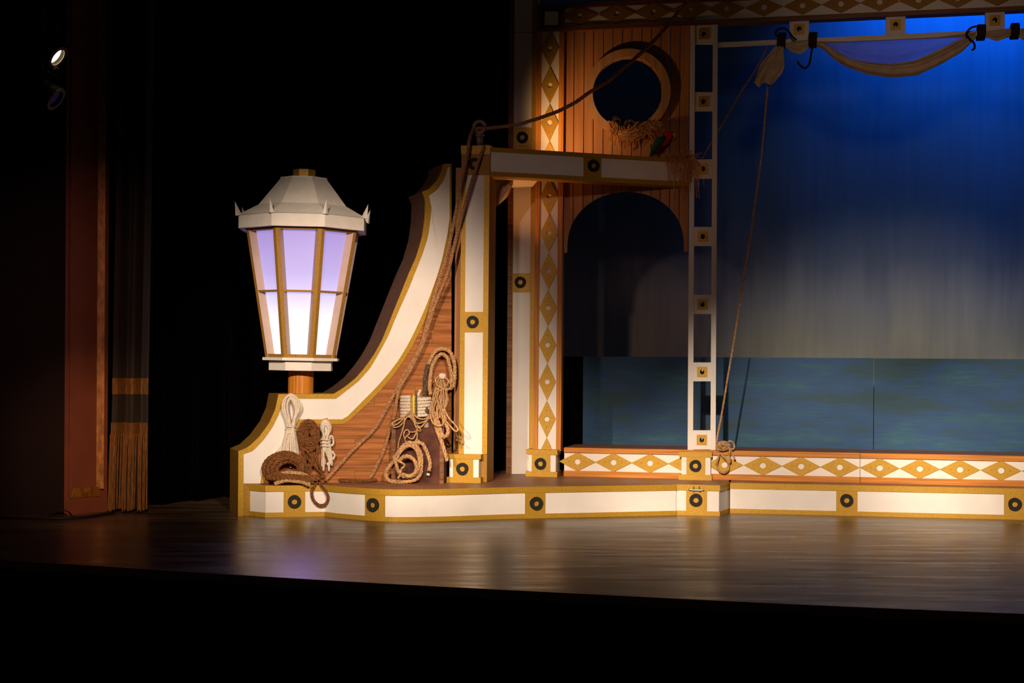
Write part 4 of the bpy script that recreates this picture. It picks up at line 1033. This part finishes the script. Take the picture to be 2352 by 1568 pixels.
# heavy coil lying at the foot of the white hank
hc = []
for i in range(4):
    f = i / 3; pts = []
    for k in range(16):
        a = 2 * PI * k / 16
        pts.append(at(653 + math.cos(a) * (48 - 7.5 * i) + 8 * f, 1074 - math.sin(a) * (33 - 4.6 * i) * (1.05 if math.sin(a) > 0 else .95) - 8 * math.cos(a) * (math.cos(a) < 0) * .4 + 5 * f, S.w3(653, 1080, 0).y - .10 - .035 * math.sin(i * 1.3) - .06 * f + .05 * math.cos(a)))
    hc.append(rope(pts, .0185, True, 5, True))
for i in range(3):
    hc.append(rope([at(*p, S.w3(653, 1080, 0).y - .2) for p in ((612 + 8 * i, 1096 - 4 * i), (650, 1101 - 5 * i), (700, 1103 - 4 * i), (735, 1098 - 2 * i))], .0185))
c1_ = single('rope_coil', join(*hc), M['rope_brown'], 'heavy dark brown rope coil leaning at the left foot of the stern board', 'rope')
tc_ = []
for i in range(4):
    tc_.append(rope([at(x, y + i * 6.2, S.w3(660, 1080, 0).y - .17 - .015 * i) for x, y in ((640 - i * 3, 1092), (655, 1085), (675, 1086), (693, 1088), (712, 1096))], .0165))
single('rope_coil', join(*tc_), M['rope_tan'], 'paler tan rope strands lying inside the heavy brown coil', 'rope')
# loop of brown rope hanging over the deck front
dl_ = at(735, 1118, 11.3)
def rd(x): 
    q, n = pathM.at(pathM.of_px(x), .045); return q.y
dr_ = rd(735)
lp3 = [at(700, 1098, dr_ + .16), at(722, 1100, dr_ + .06), at(724, 1112, dr_), at(716, 1128, dr_ - .005), at(720, 1148, dr_ - .005), at(733, 1160, dr_ - .005), at(748, 1157, dr_ - .005), at(754, 1143, dr_ - .005), at(746, 1124, dr_ - .005), at(736, 1111, dr_), at(733, 1100, dr_ + .06), at(745, 1096, dr_ + .14)]
single('rope_loop', rope(lp3, .0135), M['rope_brown'], 'loop of brown rope hanging over the front edge of the deck', 'rope')
fl3 = [on_level(730, 1099, DECK + .018), on_level(760, 1101, DECK + .018), on_level(800, 1103.5, DECK + .018), on_level(835, 1104, DECK + .018), on_level(865, 1102.5, DECK + .018)]
single('thick_rope', rope(fl3, .0175), M['rope_brown'], 'short length of brown rope lying on the deck at the planking foot', 'rope')

# trunk behind the coils
tk = Plane(on_level(905, 1108.5, DECK), math.radians(-8)); tq = lambda x, y, off=0: tk.q(x, y, off)
ta0, tz0 = tq(900, 1107); ta1, tz1 = tq(1019, 965)
tr = thing('trunk', 'dark maroon upright trunk behind the rope coils, white roll on top', 'trunk', tk, ((ta0 + ta1) / 2, 0, DECK))
part('body', box(ta0, ta1, 0, .15, DECK, tz1 - .02), M['trunk'], tr)
part('lid', box(ta0 - .006, ta1 + .006, -.006, .156, tz1 - .02, tz1), M['trunk'], tr)
part('edge_strip', box(ta1 - .03, ta1 + .004, -.006, .004, DECK + .001, tz1 - .02), M['darkwood'], tr)
part('edge_strip', box(ta0 - .004, ta0 + .03, -.006, .004, DECK + .001, tz1 - .02), M['darkwood'], tr)
part('latch', box(tq(975, 965)[0], tq(985, 965)[0], -.014, .0, tz1 - .06, tz1 - .02), M['iron'], tr)
# white roll on the trunk
rcw = tk.world(tq(949, 960)[0], .105, 0); hx = []
R_ = .118; tzz = tz1 + .0138
n_ = 7
hp = [Vector((rcw.x + R_ * math.cos(2 * PI * k / 24) * (1 + .01 * math.sin(k)), rcw.y + R_ * .85 * math.sin(2 * PI * k / 24), tzz + .0262 * k / 24)) for k in range(24 * n_ - 6)]
wr = thing('rope_roll', 'neat white rope roll with yellow band standing on the trunk', 'rope', FREE, (rcw.x, rcw.y, tz1))
part('windings', rope(hp, .0138, True, 2), M['rope_white'], wr)
inner = [Vector((rcw.x + (R_ - .03) * math.cos(2 * PI * k / 24), rcw.y + (R_ - .03) * .85 * math.sin(2 * PI * k / 24), tzz + .0262 * k / 24)) for k in range(24 * n_ - 6)]
part('windings', rope(inner, .0138, True, 2), M['rope_white'], wr)
ztp = tzz + .0262 * n_
fx0 = rcw.x - .012
def vband(x, w2, r, m, nm):
    y_ = rcw.y - R_ * .85 - .018
    pts = [Vector((x, y_ + .05, ztp + .006)), Vector((x, y_ + .01, ztp)), Vector((x, y_, ztp - .03)), Vector((x + .002, y_ - .002, (ztp + tz1) / 2)), Vector((x, y_, tz1 + .02)), Vector((x, y_ + .02, tz1 + .004))]
    part(nm, rope(pts, r, False, 5), m, wr, smooth=True)
vband(fx0, 0, .0105, M['yellow'], 'yellow_band')
vband(fx0 + .022, 0, .009, M['rope_green'], 'tie_cord'); vband(fx0 - .02, 0, .007, M['rope_tan'], 'tie_cord')
part('loose_end', rope([Vector((fx0 + .03, rcw.y - .08, ztp - .01)), Vector((fx0 + .045, rcw.y - .08, ztp + .03)), Vector((fx0 + .055, rcw.y - .08, ztp + .05))], .012, False), M['rope_white'], wr, smooth=True)
# tan twine draped over the trunk front
tw = []
rnd = random.Random(9)
def ont(px, py, off): return tk.w3(px, py, off)
def cl_(pts, off=.03, r=.0062): tw.append(rope([ont(x, y, off + .012 * math.sin(i * 1.7 + len(tw))) for i, (x, y) in enumerate(pts)], r, False, 6))
cl_([(940, 945), (930, 955), (915, 963), (902, 972), (905, 981), (918, 978), (932, 962), (938, 950)])
cl_([(938, 948), (924, 960), (904, 968), (900, 976), (912, 974), (930, 958)])
cl_([(945, 948), (952, 962), (958, 975), (966, 981), (975, 972), (984, 962), (990, 952)])
cl_([(944, 946), (948, 958), (955, 978), (965, 984), (966, 990), (960, 987), (953, 975), (948, 955)])
cl_([(942, 950), (950, 968), (962, 972), (978, 966), (986, 956), (975, 962), (960, 960), (948, 948)])
cl_([(930, 955), (928, 975), (922, 995), (916, 1015), (914, 1030)])
cl_([(930, 1008), (927, 998), (931, 988), (938, 988), (940, 996), (934, 1001), (930, 1010), (936, 1018), (948, 1020), (958, 1028)])
cl_([(940, 992), (950, 992), (956, 990), (952, 1002), (946, 1008), (936, 1003)])
cl_([(957, 990), (958, 1005), (954, 1016), (960, 1024), (965, 1016), (958, 1010), (950, 1018)])
cl_([(953, 975), (957, 985), (959, 1000)])
single('twine_tangle', join(*tw), M['rope_tan'], 'thin tan twine tangle draped over the trunk below the white roll', 'twine', smooth=True)
# lower tan coil in front of the trunk
lcg = []
def on_t(pts, off, r=.0175, closed=False): lcg.append(rope([ont(x, y, off + .012 * math.sin(i * 1.1)) for i, (x, y) in enumerate(pts)], r, True, 6, closed))
on_t([(967, 1078), (968, 1050), (960, 1030), (945, 1016), (928, 1022), (914, 1040), (908, 1055), (898, 1066), (888, 1080), (886, 1094), (896, 1104), (915, 1105.5), (938, 1105), (956, 1100), (966, 1086)], .05, .0175, True)
on_t([(912, 1052), (920, 1036), (935, 1024), (950, 1026), (961, 1042), (963, 1064), (958, 1082), (944, 1094), (925, 1092), (913, 1078)], .085, .0165, True)
on_t([(916, 1060), (926, 1049), (940, 1048), (952, 1058), (957, 1074), (951, 1088), (938, 1093), (924, 1088)], .115, .0165)
on_t([(940, 1019), (955, 1017), (968, 1017), (977, 1030), (983, 1045), (988, 1064), (985, 1082)], .05, .0165)
on_t([(906, 1050), (914, 1058), (926, 1064), (929, 1070), (922, 1076), (919, 1090), (914, 1098)], .14, .009)
on_t([(905, 1046), (909, 1062), (913, 1076), (920, 1088), (928, 1096)], .12, .014)
lw = thing('rope_coil', 'tan rope coil lying on the deck against the trunk front', 'rope', FREE, tuple(on_level(925, 1106, DECK)))
part('strands', join(*lcg), M['rope_tan'], lw)
part('taped_end', sweep([ont(985.5, 1080, .05), ont(984.5, 1086, .05)], .017, 8), M['black'], lw, label='black taped rope end')
part('frayed_tip', sweep([ont(984.5, 1086, .05), ont(983, 1091, .05)], .015, 8), M['rope_white'], lw, label='pale frayed rope tip')

# big tan loop on the right
HP = Plane((S.w3(1010, 850, .06).x, S.w3(1010, 850, .06).y), math.radians(0))
def onh(x, y, off=0):
    k = min(1, max(0, (y - 895) / 60)); d1 = HP.w3(x, y, off).y; d2 = min(d1, tk.w3(x, y, off * .6 + .01).y)
    return at_depth(x, y, d1 + (d2 - d1) * k)
o1 = [(979, 915), (976, 895), (976, 869), (983, 836), (998, 809), (1016, 800.5), (1034, 809), (1043.5, 833.6), (1044, 866), (1040, 887), (1032, 893)]
o2 = [(990, 905), (987, 885), (991, 847), (1002, 822), (1015, 812.5), (1027, 822), (1034, 845), (1037, 868), (1033, 882), (1026, 888)]
bl_ = thing('rope_loop', 'thick tan double rope loop hanging by the right edge of the planking', 'rope', FREE, tuple(onh(1010, 910)))
part('outer_strand', rope([onh(x, y, .02) for x, y in o1[3:]], .0175), M['rope_tan'], bl_)
part('outer_strand', rope([onh(x, y, .02) for x, y in ((981, 945), (977, 925), (976, 895), (976, 869), (983, 836))], .0175), M['rope_green'], bl_, label='green-grey stained stretch of the loop')
part('inner_strand', rope([onh(x, y, .045) for x, y in o2], .0165), M['rope_tan'], bl_)
tail = [(996, 945), (1000, 965), (1003, 985), (1014, 1014), (1023, 1043), (1027, 1058)]
part('tail', rope([onh(x, y, .05) for x, y in tail], .0175), M['rope_tan'], bl_)
part('tail', rope([onh(x, y, .07) for x, y in ((1000, 955), (1006, 968), (1013, 992), (1020, 1003), (1028, 996), (1028, 982), (1022, 970))], .0165), M['rope_tan'], bl_)
# tan hank with knotted top
th = []
def hk2(pts, off, r=.0078): th.append(rope([onh(x, y, off + .01 * math.sin(i + len(th))) for i, (x, y) in enumerate(pts)], r, False, 6))
rnd = random.Random(21)
for i in range(9):
    f = i / 8; x0 = 1003 + 22 * f
    hk2([(1012 + 6 * f, 872), (x0 + rnd.uniform(-4, 4), 890 + rnd.uniform(-3, 3)), (993 + 34 * f + rnd.uniform(-2, 2), 918), (990 + 33 * f + rnd.uniform(-4, 4), 940), (1000 + 20 * f + rnd.uniform(-6, 6), 960 + rnd.uniform(-5, 5))], .08 + .012 * (i % 3))
hk2([(1018, 885), (1004, 892), (998, 902), (1008, 898), (1020, 890), (1030, 878), (1024, 868), (1010, 868), (1003, 880)], .11)
hk2([(1030, 872), (1036, 884), (1030, 894), (1018, 892), (1006, 886), (1000, 872), (1008, 864)], .12)
hk2([(993, 920), (988, 945), (994, 970), (1008, 978), (1019, 972), (1021, 955), (1012, 935), (1004, 915)], .11)
hk2([(1018, 905), (1020, 935), (1030, 958), (1045, 975), (1052, 986), (1046, 990), (1034, 978), (1022, 962), (1016, 940), (1010, 912)], .11)
hk2([(1000, 905), (1008, 930), (1016, 955), (1018, 972)], .12)
hk2([(1024, 900), (1026, 925), (1018, 945), (1024, 965)], .12)
hn = thing('twine_hank', 'tan twine hank with pale knotted top hanging inside the thick rope loop', 'twine', FREE, tuple(onh(1010, 980)))
part('strands', join(*th), M['rope_tan'], hn, smooth=True)
kb = lathe([(.004, -.03), (.03, -.022), (.036, 0), (.03, .016), (.012, .024)], 10)
kc = onh(1016, 863, .10); part('knot', ([(v[0] + kc.x, v[1] + kc.y, v[2] + kc.z) for v in kb[0]], kb[1]), M['rope_white'], hn, smooth=True, label='pale knotted top of the hank')
hkp = [onh(1052, 987, .12), P.w3(1059, 996, .04), P.w3(1063, 1008, .03), P.w3(1063, 1020, .03), P.w3(1056, 1015, .03), onh(1049, 1010, .11)]
part('stray_loop', rope(hkp, .0065, False), M['rope_tan'], hn, smooth=True)

# ------------------------------------------------------------------ thin stay ropes and the knot at the lattice foot
wl = lambda x, y, off: W.w3(x, y, off)
l1 = [(1645.5, 1016), (1650, 990), (1658, 949), (1672, 863.6), (1686, 781), (1700.7, 685), (1713, 606), (1722, 556), (1735, 460), (1745, 390), (1753, 320), (1758.7, 252.5), (1766, 183.5), (1782, 130), (1792, 104)]
single('stay_rope', rope([wl(x, y, .07 + .0 * i) for i, (x, y) in enumerate(l1)], .0088), M['rope_tan'], 'thin rope running from the lattice foot up to the hanging sail bundle', 'rope')
l2 = [(1610, 371), (1626, 341), (1649, 303), (1678, 252.5), (1708, 202), (1735, 161.6), (1762, 111), (1766, 102)]
single('stay_rope', rope([wl(x, y, -.012 - .03) for x, y in l2], .0075), M['rope_mid'], 'thin rope slanting down from the white rail behind the lattice post', 'rope')
kn = []
rnd = random.Random(4)
def kk(pts, off=.06, r=.0088, closed=False): kn.append(rope([wl(x, y, off + .014 * math.sin(i * 1.9 + len(kn))) for i, (x, y) in enumerate(pts)], r, True, 6, closed))
for i in range(6):
    a0_ = rnd.uniform(0, 6)
    kk([(1661 + math.cos(a0_ + 2 * PI * k / 8) * (14 - 1.8 * i) + rnd.uniform(-1.5, 1.5), 1024 + math.sin(a0_ + 2 * PI * k / 8) * (10 - 1.3 * i)) for k in range(8)], .06 + .01 * i, .0088, True)
kk([(1670, 1016), (1677, 1012.5), (1684, 1017), (1687, 1025), (1684, 1031), (1677, 1030)], .07)
kk([(1646, 1018), (1645, 1028), (1650, 1038), (1651, 1046), (1647, 1060), (1647, 1072), (1652, 1081), (1662, 1085.5), (1671, 1081), (1674, 1070), (1670, 1058), (1661, 1048), (1653, 1040)], .07)
kk([(1674, 1022), (1676, 1032), (1675, 1045), (1677, 1054), (1676, 1062)], .085)
kk([(1677, 1030), (1681, 1040), (1686, 1050), (1687, 1055)], .075)
single('rope_bundle', join(*kn), M['rope_tan'], 'knotted tan rope bundle tied at the foot of the lattice post', 'rope')

# ------------------------------------------------------------------ sail cloth furled on the overhead rail
sl = thing('furled_sail', 'cream sailcloth gathered and tied along the white overhead rail', 'sail', W, (wq(1950, 100)[0], -.05, zy(1950, 180)))
def cloth(top, low, nu, nv, y0, amp, waves, m, name, seed, belly=.05):
    """sheet between two pixel polylines with soft folds along it"""
    A, B = resample([wq(x, y, .06) for x, y in top], nu + 1), resample([wq(x, y, .06) for x, y in low], nu + 1)
    V = []; Fc = []
    for i in range(nu + 1):
        u = i / nu
        for j in range(nv + 1):
            v = j / nv; e_ = math.sin(PI * u) ** .5
            y = -y0 - belly * math.sin(PI * v) * (.35 + .65 * e_) + amp * (.3 + .7 * e_) * math.sin(waves * PI * v + seed + .8 * math.sin(u * 5 + seed))
            V.append((A[i][0] + (B[i][0] - A[i][0]) * v, y, A[i][1] + (B[i][1] - A[i][1]) * v))
    for i in range(nu):
        for j in range(nv): k = i * (nv + 1) + j; Fc.append((k, k + 1, k + nv + 2, k + nv + 1))
    return part(name, (V, Fc), m, sl, smooth=True)
up_f = [(1876, 95), (1890, 96), (1920, 116), (1957, 137), (2000, 143), (2048, 146.5), (2098.7, 138), (2135, 124), (2166, 109), (2200, 92), (2240, 76)]
lo_f = [(1873, 104), (1893, 114), (1913.5, 134.7), (1947, 155), (1997.7, 171.7), (2048, 177.4), (2105.5, 173), (2135, 160), (2166, 144.8), (2210, 119), (2241, 88)]
cloth(up_f, lo_f, 50, 14, .06, .016, 4.2, M['canvas'], 'swag', 0.4)
cloth([(1880, 93), (1960, 94), (2060, 89), (2160, 83), (2242, 72)], [(1883, 97), (1957, 139), (2048, 149), (2150, 119), (2241, 79)], 40, 12, .045, .012, 5.0, M['sheer'], 'sheer_sail', 1.3)
cloth([(1800, 98), (1815, 96), (1836, 92), (1860, 90)], [(1801, 106), (1818, 119), (1838, 125), (1860, 108)], 16, 10, .05, .012, 5, M['canvas'], 'small_swag', 2.0, .04)
cloth([(2258, 72), (2290, 68), (2324, 64)], [(2258, 84), (2290, 95), (2324, 82)], 16, 10, .05, .012, 5, M['canvas'], 'small_swag', 2.7, .04)
cloth([(2336, 66), (2390, 64), (2480, 60), (2600, 52)], [(2336, 82), (2390, 118), (2480, 150), (2600, 140)], 24, 10, .05, .012, 5, M['canvas'], 'swag', 3.1, .05)
# hanging bundle end
Lx = [(1787, 103), (1775.5, 114), (1752, 138), (1741, 162), (1730, 188)]
Rx = [(1801, 103), (1799, 118), (1802, 146), (1797, 172), (1783, 182)]
A, B = resample([wq(x, y, .06) for x, y in Lx], 13), resample([wq(x, y, .06) for x, y in Rx], 13)
V = []; Fc = []
for i in range(13):
    for j in range(17):
        v = j / 16; t = i / 12
        extra = (.055 * math.sin(v * PI) + .02 * math.sin(v * 9)) * t * t if i == 12 else 0
        V.append((A[i][0] + (B[i][0] - A[i][0]) * v, -.06 - .07 * t * math.sin(PI * v) - .016 * math.sin(v * 21 + t * 6) * (.3 + t), A[i][1] + (B[i][1] - A[i][1]) * v - extra + .008 * math.sin(v * 17 + i)))
for i in range(12):
    for j in range(16): k = i * 17 + j; Fc.append((k, k + 1, k + 18, k + 17))
part('hanging_end', (V, Fc), M['canvas'], sl, smooth=True)
labs = ['black lashing rope at the left end of the sail, curling over the rail', 'black lashing rope with a dangling tail left of the long swag', 'black lashing rope with hooked tail right of the long swag', 'black lashing rope on the sail nearest the right edge of frame']
ties = [((1795.7, 95), [(1793, 84), (1783, 82), (1782, 74), (1789, 67), (1802, 65.7), (1812, 73), (1820, 84), (1829, 92)]), ((1867, 94), [(1868, 106), (1865, 114), (1862, 132), (1858, 148), (1849.6, 156.6), (1840, 152), (1831, 141)]), ((2252, 77), [(2253, 66), (2247, 61), (2230, 64), (2220, 77), (2226, 88), (2237, 99), (2238.5, 111), (2232, 115)]), ((2329, 74), [(2331, 62), (2336, 57), (2330, 60)])]
for lab, ((x, y), tailp) in zip(labs, ties):
    c = []
    for w_ in range(4):
        cx2 = x - 7 + 4.7 * w_
        c.append(rope([W.world(wq(cx2 + .8 * math.sin(a), y)[0], -.035 + .065 * math.cos(a), wq(x, y)[1] + .058 * math.sin(a)) for a in [2 * PI * k / 12 for k in range(12)]], .0105, True, 4, True))
    c.append(rope([W.w3(px, py, .11 - .01 * i / len(tailp)) for i, (px, py) in enumerate(tailp)], .0095, True, 5))
    single('lashing_rope', join(*c), M['rope_black'], lab, 'rope', 'black lashings on the furled sail')

# cloth bundle glimpsed behind the front post under the beam
cc = [(1141, 412), (1160, 410), (1178, 413), (1177, 428), (1172, 446), (1158, 462), (1146, 468), (1139, 478)]
V = []; Fc = []
top = [(1128, 410), (1150, 411), (1179, 413)]; low = [(1128, 482), (1146, 470), (1166, 452), (1178, 424)]
A, B = resample(top, 13), resample(low, 13)
for i in range(13):
    for j in range(13):
        v = j / 12; p = P.w3(A[i][0] + (B[i][0] - A[i][0]) * v, A[i][1] + (B[i][1] - A[i][1]) * v, -.32 + .05 * math.sin(v * 7 + i * .5) * math.sin(PI * i / 12 + .3)); V.append(p)
for i in range(12):
    for j in range(12): k = i * 13 + j; Fc.append((k, k + 1, k + 14, k + 13))
single('cloth_bundle', (V, Fc), M['canvas'], 'small cream cloth bundle hanging behind the front post under the beam', 'cloth', smooth=True)

# ------------------------------------------------------------------ straw nest, straw on the beam, parrot
def straw(paths_fn, n, r=.0028, seed=1):
    rnd = random.Random(seed); out = []
    for i in range(n):
        pts = catmull(paths_fn(rnd, i / n), 3); out.append(sweep([Vector(p) for p in pts], r * rnd.uniform(.6, 1.3), 3))
    return join(*out)
def nest_path(rnd, f):
    if f < .45:      # woven bowl
        x0 = 1402 + rnd.uniform(-6, 12); x2 = 1490 + rnd.uniform(-30, 25); yc = 296 + rnd.uniform(-6, 14)
        return [wl(x0, 283 + rnd.uniform(-6, 6), .05 + rnd.uniform(0, .05)), wl((x0 * 2 + x2) / 3, yc + 12, .09 + rnd.uniform(0, .05)), wl((x0 + 2 * x2) / 3, yc + 6, .09 + rnd.uniform(0, .05)), wl(x2, 282 + rnd.uniform(-4, 6), .05 + rnd.uniform(0, .05))]
    x = 1440 + rnd.uniform(-40, 75); y = 292 + rnd.uniform(-8, 8) - max(0, x - 1490) * .3; L = rnd.uniform(14, 52) * (1 if x < 1490 else .7)
    dx = rnd.uniform(-12, 14) + (12 if x > 1480 else 0)
    return [wl(x, y, .09), wl(x + dx * .5, y + L * .4, .10 + rnd.uniform(0, .04)), wl(x + dx, y + L, .06 + rnd.uniform(0, .04))]
ns = thing('straw_nest', 'shaggy straw nest sitting in the lower rim of the round porthole', 'nest', W, (wq(1450, 300)[0], -.06, zy(1450, 330)))
def toloc(vf): return [((Vector(v) - W.O).dot(W.ex), (Vector(v) - W.O).dot(W.ey), v[2]) for v in vf[0]], vf[1]
part('straw', toloc(straw(nest_path, 260, .0026, 3)), M['raffia'], ns, kind='stuff')
for (x, y, sx, sy, sd) in ((1416, 281, 11, 15, 1), (1448, 285, 15, 11, 2)):
    def clump(rnd, f):
        a = rnd.uniform(0, 6.28); b = rnd.uniform(0, 6.28)
        return [wl(x + math.cos(a) * sx, y + math.sin(a) * sy, .04 + rnd.uniform(-.04, .04)), wl(x + math.cos(a + 1.2) * sx * .8, y + math.sin(a + 1.2) * sy * .8, .05 + rnd.uniform(-.05, .05)), wl(x + math.cos(b) * sx, y + math.sin(b) * sy, .04 + rnd.uniform(-.04, .04))]
    part('moss_clump', toloc(straw(clump, 120, .003, sd)), M['moss'], ns, kind='stuff', label='dark brown moss clump in the nest')
ob = lambda x, y, off: BM.w3(x, y, off)
def beam_straw(rnd, f):
    x = 1530 + 62 * rnd.random() ** .7; y = tl(min(x, 1580)) - rnd.uniform(0, 7)
    if f < .25:
        return [ob(x - 20, y + 2, -.02), ob(x, y - 3, rnd.uniform(-.03, .03)), ob(x + rnd.uniform(10, 30), y - 6 + rnd.uniform(-8, 10), rnd.uniform(-.02, .06))]
    L = rnd.choice((25, 35, 50, 60, 80)) * rnd.uniform(.7, 1.2)
    if x > 1570 and rnd.random() < .35: L *= 1.5
    dx = rnd.uniform(-6, 16) * (1.6 if x > 1575 else .6)
    return [ob(x - 5, y + 1, -.02), ob(x + dx * .4, y + 4, .035), ob(x + dx, y + L * .45, .05 + rnd.uniform(0, .04)), ob(x + dx * 1.3, y + L, .035 + rnd.uniform(0, .03))]
single('raffia_bunch', straw(beam_straw, 150, .0026, 8), M['raffia'], 'orange raffia bunch trailing off the right end of the cross beam', 'raffia')

# parrot standing on the beam
pb = BM.w3(1513, 357, -.07); PA = Plane((pb.x, pb.y), math.radians(-10)); kp = pb.y / F
zp0 = BM.q(1513, tl(1513), -.0)[1]
px_ = lambda x, y: ((x - 1513) * kp, zp0 + (tl(1513) - y) * kp)
prt = thing('parrot', 'red and green parrot figure perched on the cross beam beside the raffia', 'parrot', PA, (0, 0, zp0))
def blob(pts, rads, n=12, flat_=1.0):
    P3 = [Vector((px_(x, y)[0], yy, px_(x, y)[1])) for x, y, yy in pts]
    cps = catmull(P3, 4); rs = resample([(r,) for r in rads], len(cps))
    L = len(cps); T = [(cps[min(i + 1, L - 1)] - cps[max(i - 1, 0)]).normalized() for i in range(L)]
    V = []; Fc = []
    for i in range(L):
        Nn = T[i].cross(Vector((0, 1, 0))).normalized(); Y = Vector((0, 1, 0))
        for k in range(n):
            a = 2 * PI * k / n; r = rs[i][0] * kp; V.append(cps[i] + Nn * math.cos(a) * r + Y * math.sin(a) * r * flat_)
    for i in range(L - 1):
        for k in range(n): k2 = (k + 1) % n; Fc.append((i * n + k, i * n + k2, (i + 1) * n + k2, (i + 1) * n + k))
    Fc += [tuple(range(n - 1, -1, -1)), tuple((L - 1) * n + k for k in range(n))]
    return V, Fc
bd = part('body', blob([(1506, 345, 0), (1512, 336, 0), (1520, 326, 0), (1528, 318, 0), (1534, 311, 0), (1539, 305, 0), (1545, 303, 0), (1548, 305, 0)], [6, 11, 12.5, 12, 9.5, 8.5, 7.5, 2], 14, .85), M['red'], prt, smooth=True)
part('belly', blob([(1503, 350, 0), (1508, 343, 0), (1517, 336, 0), (1523, 331, 0)], [4, 9, 11, 6], 12, .9), M['dred'], prt, smooth=True)
for s_ in (-1, 1):
    part('wing', blob([(1529, 313, s_ * .035), (1521, 319, s_ * .045), (1511, 328, s_ * .045), (1501, 341, s_ * .03), (1494, 352, s_ * .012)], [4, 9, 9.5, 6, 1.5], 12, .35), M['green'], prt, smooth=True)
    lg_ = part('leg', blob([(1511, 345, s_ * .018), (1512, 357.5, s_ * .018)], [2.2, 1.6], 8), M['dred'], prt)
    for t in (-1, 0, 1):
        p0 = Vector((px_(1512, 357)[0], s_ * .018, zp0 + .006)); part('toe', sweep([p0, p0 + Vector((.022, t * .012, -.003)), p0 + Vector((.032, t * .016, -.005))], .0035, 6), M['dred'], prt, lg_)
    part('eye', ([(v[0] * 1 + px_(1541, 303)[0], v[1] + s_ * .0225, v[2] + px_(1541, 303)[1]) for v in lathe([(.001, -.005), (.005, 0), (.001, .005)], 8)[0]], lathe([(.001, -.005), (.005, 0), (.001, .005)], 8)[1]), M['eye'], prt)
part('tail', blob([(1506, 343, 0), (1499, 350, 0), (1494, 356, 0), (1490, 364, 0)], [6, 5, 4, 1.5], 10, .5), M['green'], prt, smooth=True)
part('beak', blob([(1543, 303, 0), (1548, 307, 0), (1549, 312, 0), (1546, 317, 0)], [5, 4.5, 3, .8], 10, .7), M['cream'], prt, smooth=True)

# ------------------------------------------------------------------ box-boom lights on the left, cable
def stage_light(px, py, d, aim, lab, emcol, strength):
    c = at(px, py, d); dirv = aim.normalized(); e = bpy.data.objects.new('stage_light', None); COL.objects.link(e); e.location = c; tag(e, lab, 'stage light', 'box boom stage lights')
    T_ = Thing(e, FREE, (0, 0, 0)); q = dirv.to_track_quat('Z', 'Y').to_matrix()
    def orient(vf): return [q @ Vector(v) for v in vf[0]], vf[1]
    part('housing', orient(lathe([(.05, -.30), (.085, -.26), (.085, -.05), (.078, -.02), (.095, -.02), (.095, .03), (.084, .03), (.084, -.012), (.0, -.012)], 18)), M['black'], T_, smooth=False)
    lm = mat('lens_' + emcol[0], emcol[1], .25, 0, .05, emit=(emcol[1], strength))
    part('lens', orient(lathe([(.076, -.012), (.070, .004), (.045, .014), (.01, .018)], 18)), lm, T_, smooth=True)
    part('colour_frame', orient(([(v[0], v[2] + 0.0, v[1] + .036) for v in washer(.07, .098, -.003, .006, 18)[0]], washer(.07, .098, -.003, .006, 18)[1])), M['iron'], T_)
    s_ = Vector((0, 0, 1)).cross(dirv).normalized(); upv = dirv.cross(s_)
    part('yoke', sweep([s_ * .09 - dirv * .1, s_ * .11 - dirv * .1 + upv * .14, -s_ * .11 - dirv * .1 + upv * .14, -s_ * .09 - dirv * .1], .008, 6), M['black'], T_)
    part('clamp', sweep([-dirv * .1 + upv * .13, -dirv * .1 + upv * .2], .02, 8), M['black'], T_)
stage_light(124.5, 126, 11.0, Vector((.80, -.10, -.59)), 'lit round stage light glowing warm white at upper left', ('warm', (1.0, .80, .45)), 6.0)
stage_light(121, 222, 11.0, Vector((.80, -.10, -.59)), 'dim blue gelled stage light below the lit one', ('blue', (.05, .04, .22)), 0.08)
bpz = at(95, 170, 11.15)
single('boom_pipe', lathe([(.024, bpz.z - .1), (.024, 6.0)], 10, bpz.x, bpz.y), M['black'], 'black vertical boom pipe carrying the two lights at upper left', 'pipe', smooth=True)
single('floor_cable', rope([on_level(x, y, .012) for x, y in ((-120, 1182), (-20, 1187), (60, 1190), (140, 1190), (200, 1186.5), (235, 1181), (262, 1177.5))], .011, False), M['cable'], 'black cable lying along the floor below the proscenium', 'cable', smooth=True)
single('floor_cable', rope([on_level(112, 1186, .01), at(120, 1176, on_level(120, 1187).y), at(140, 1171, on_level(140, 1187).y), at(157, 1175, on_level(157, 1185).y - .05), on_level(166, 1185, .01)], .006, False), M['cable'], 'thin black cable looping up against the pilaster foot', 'cable', smooth=True)
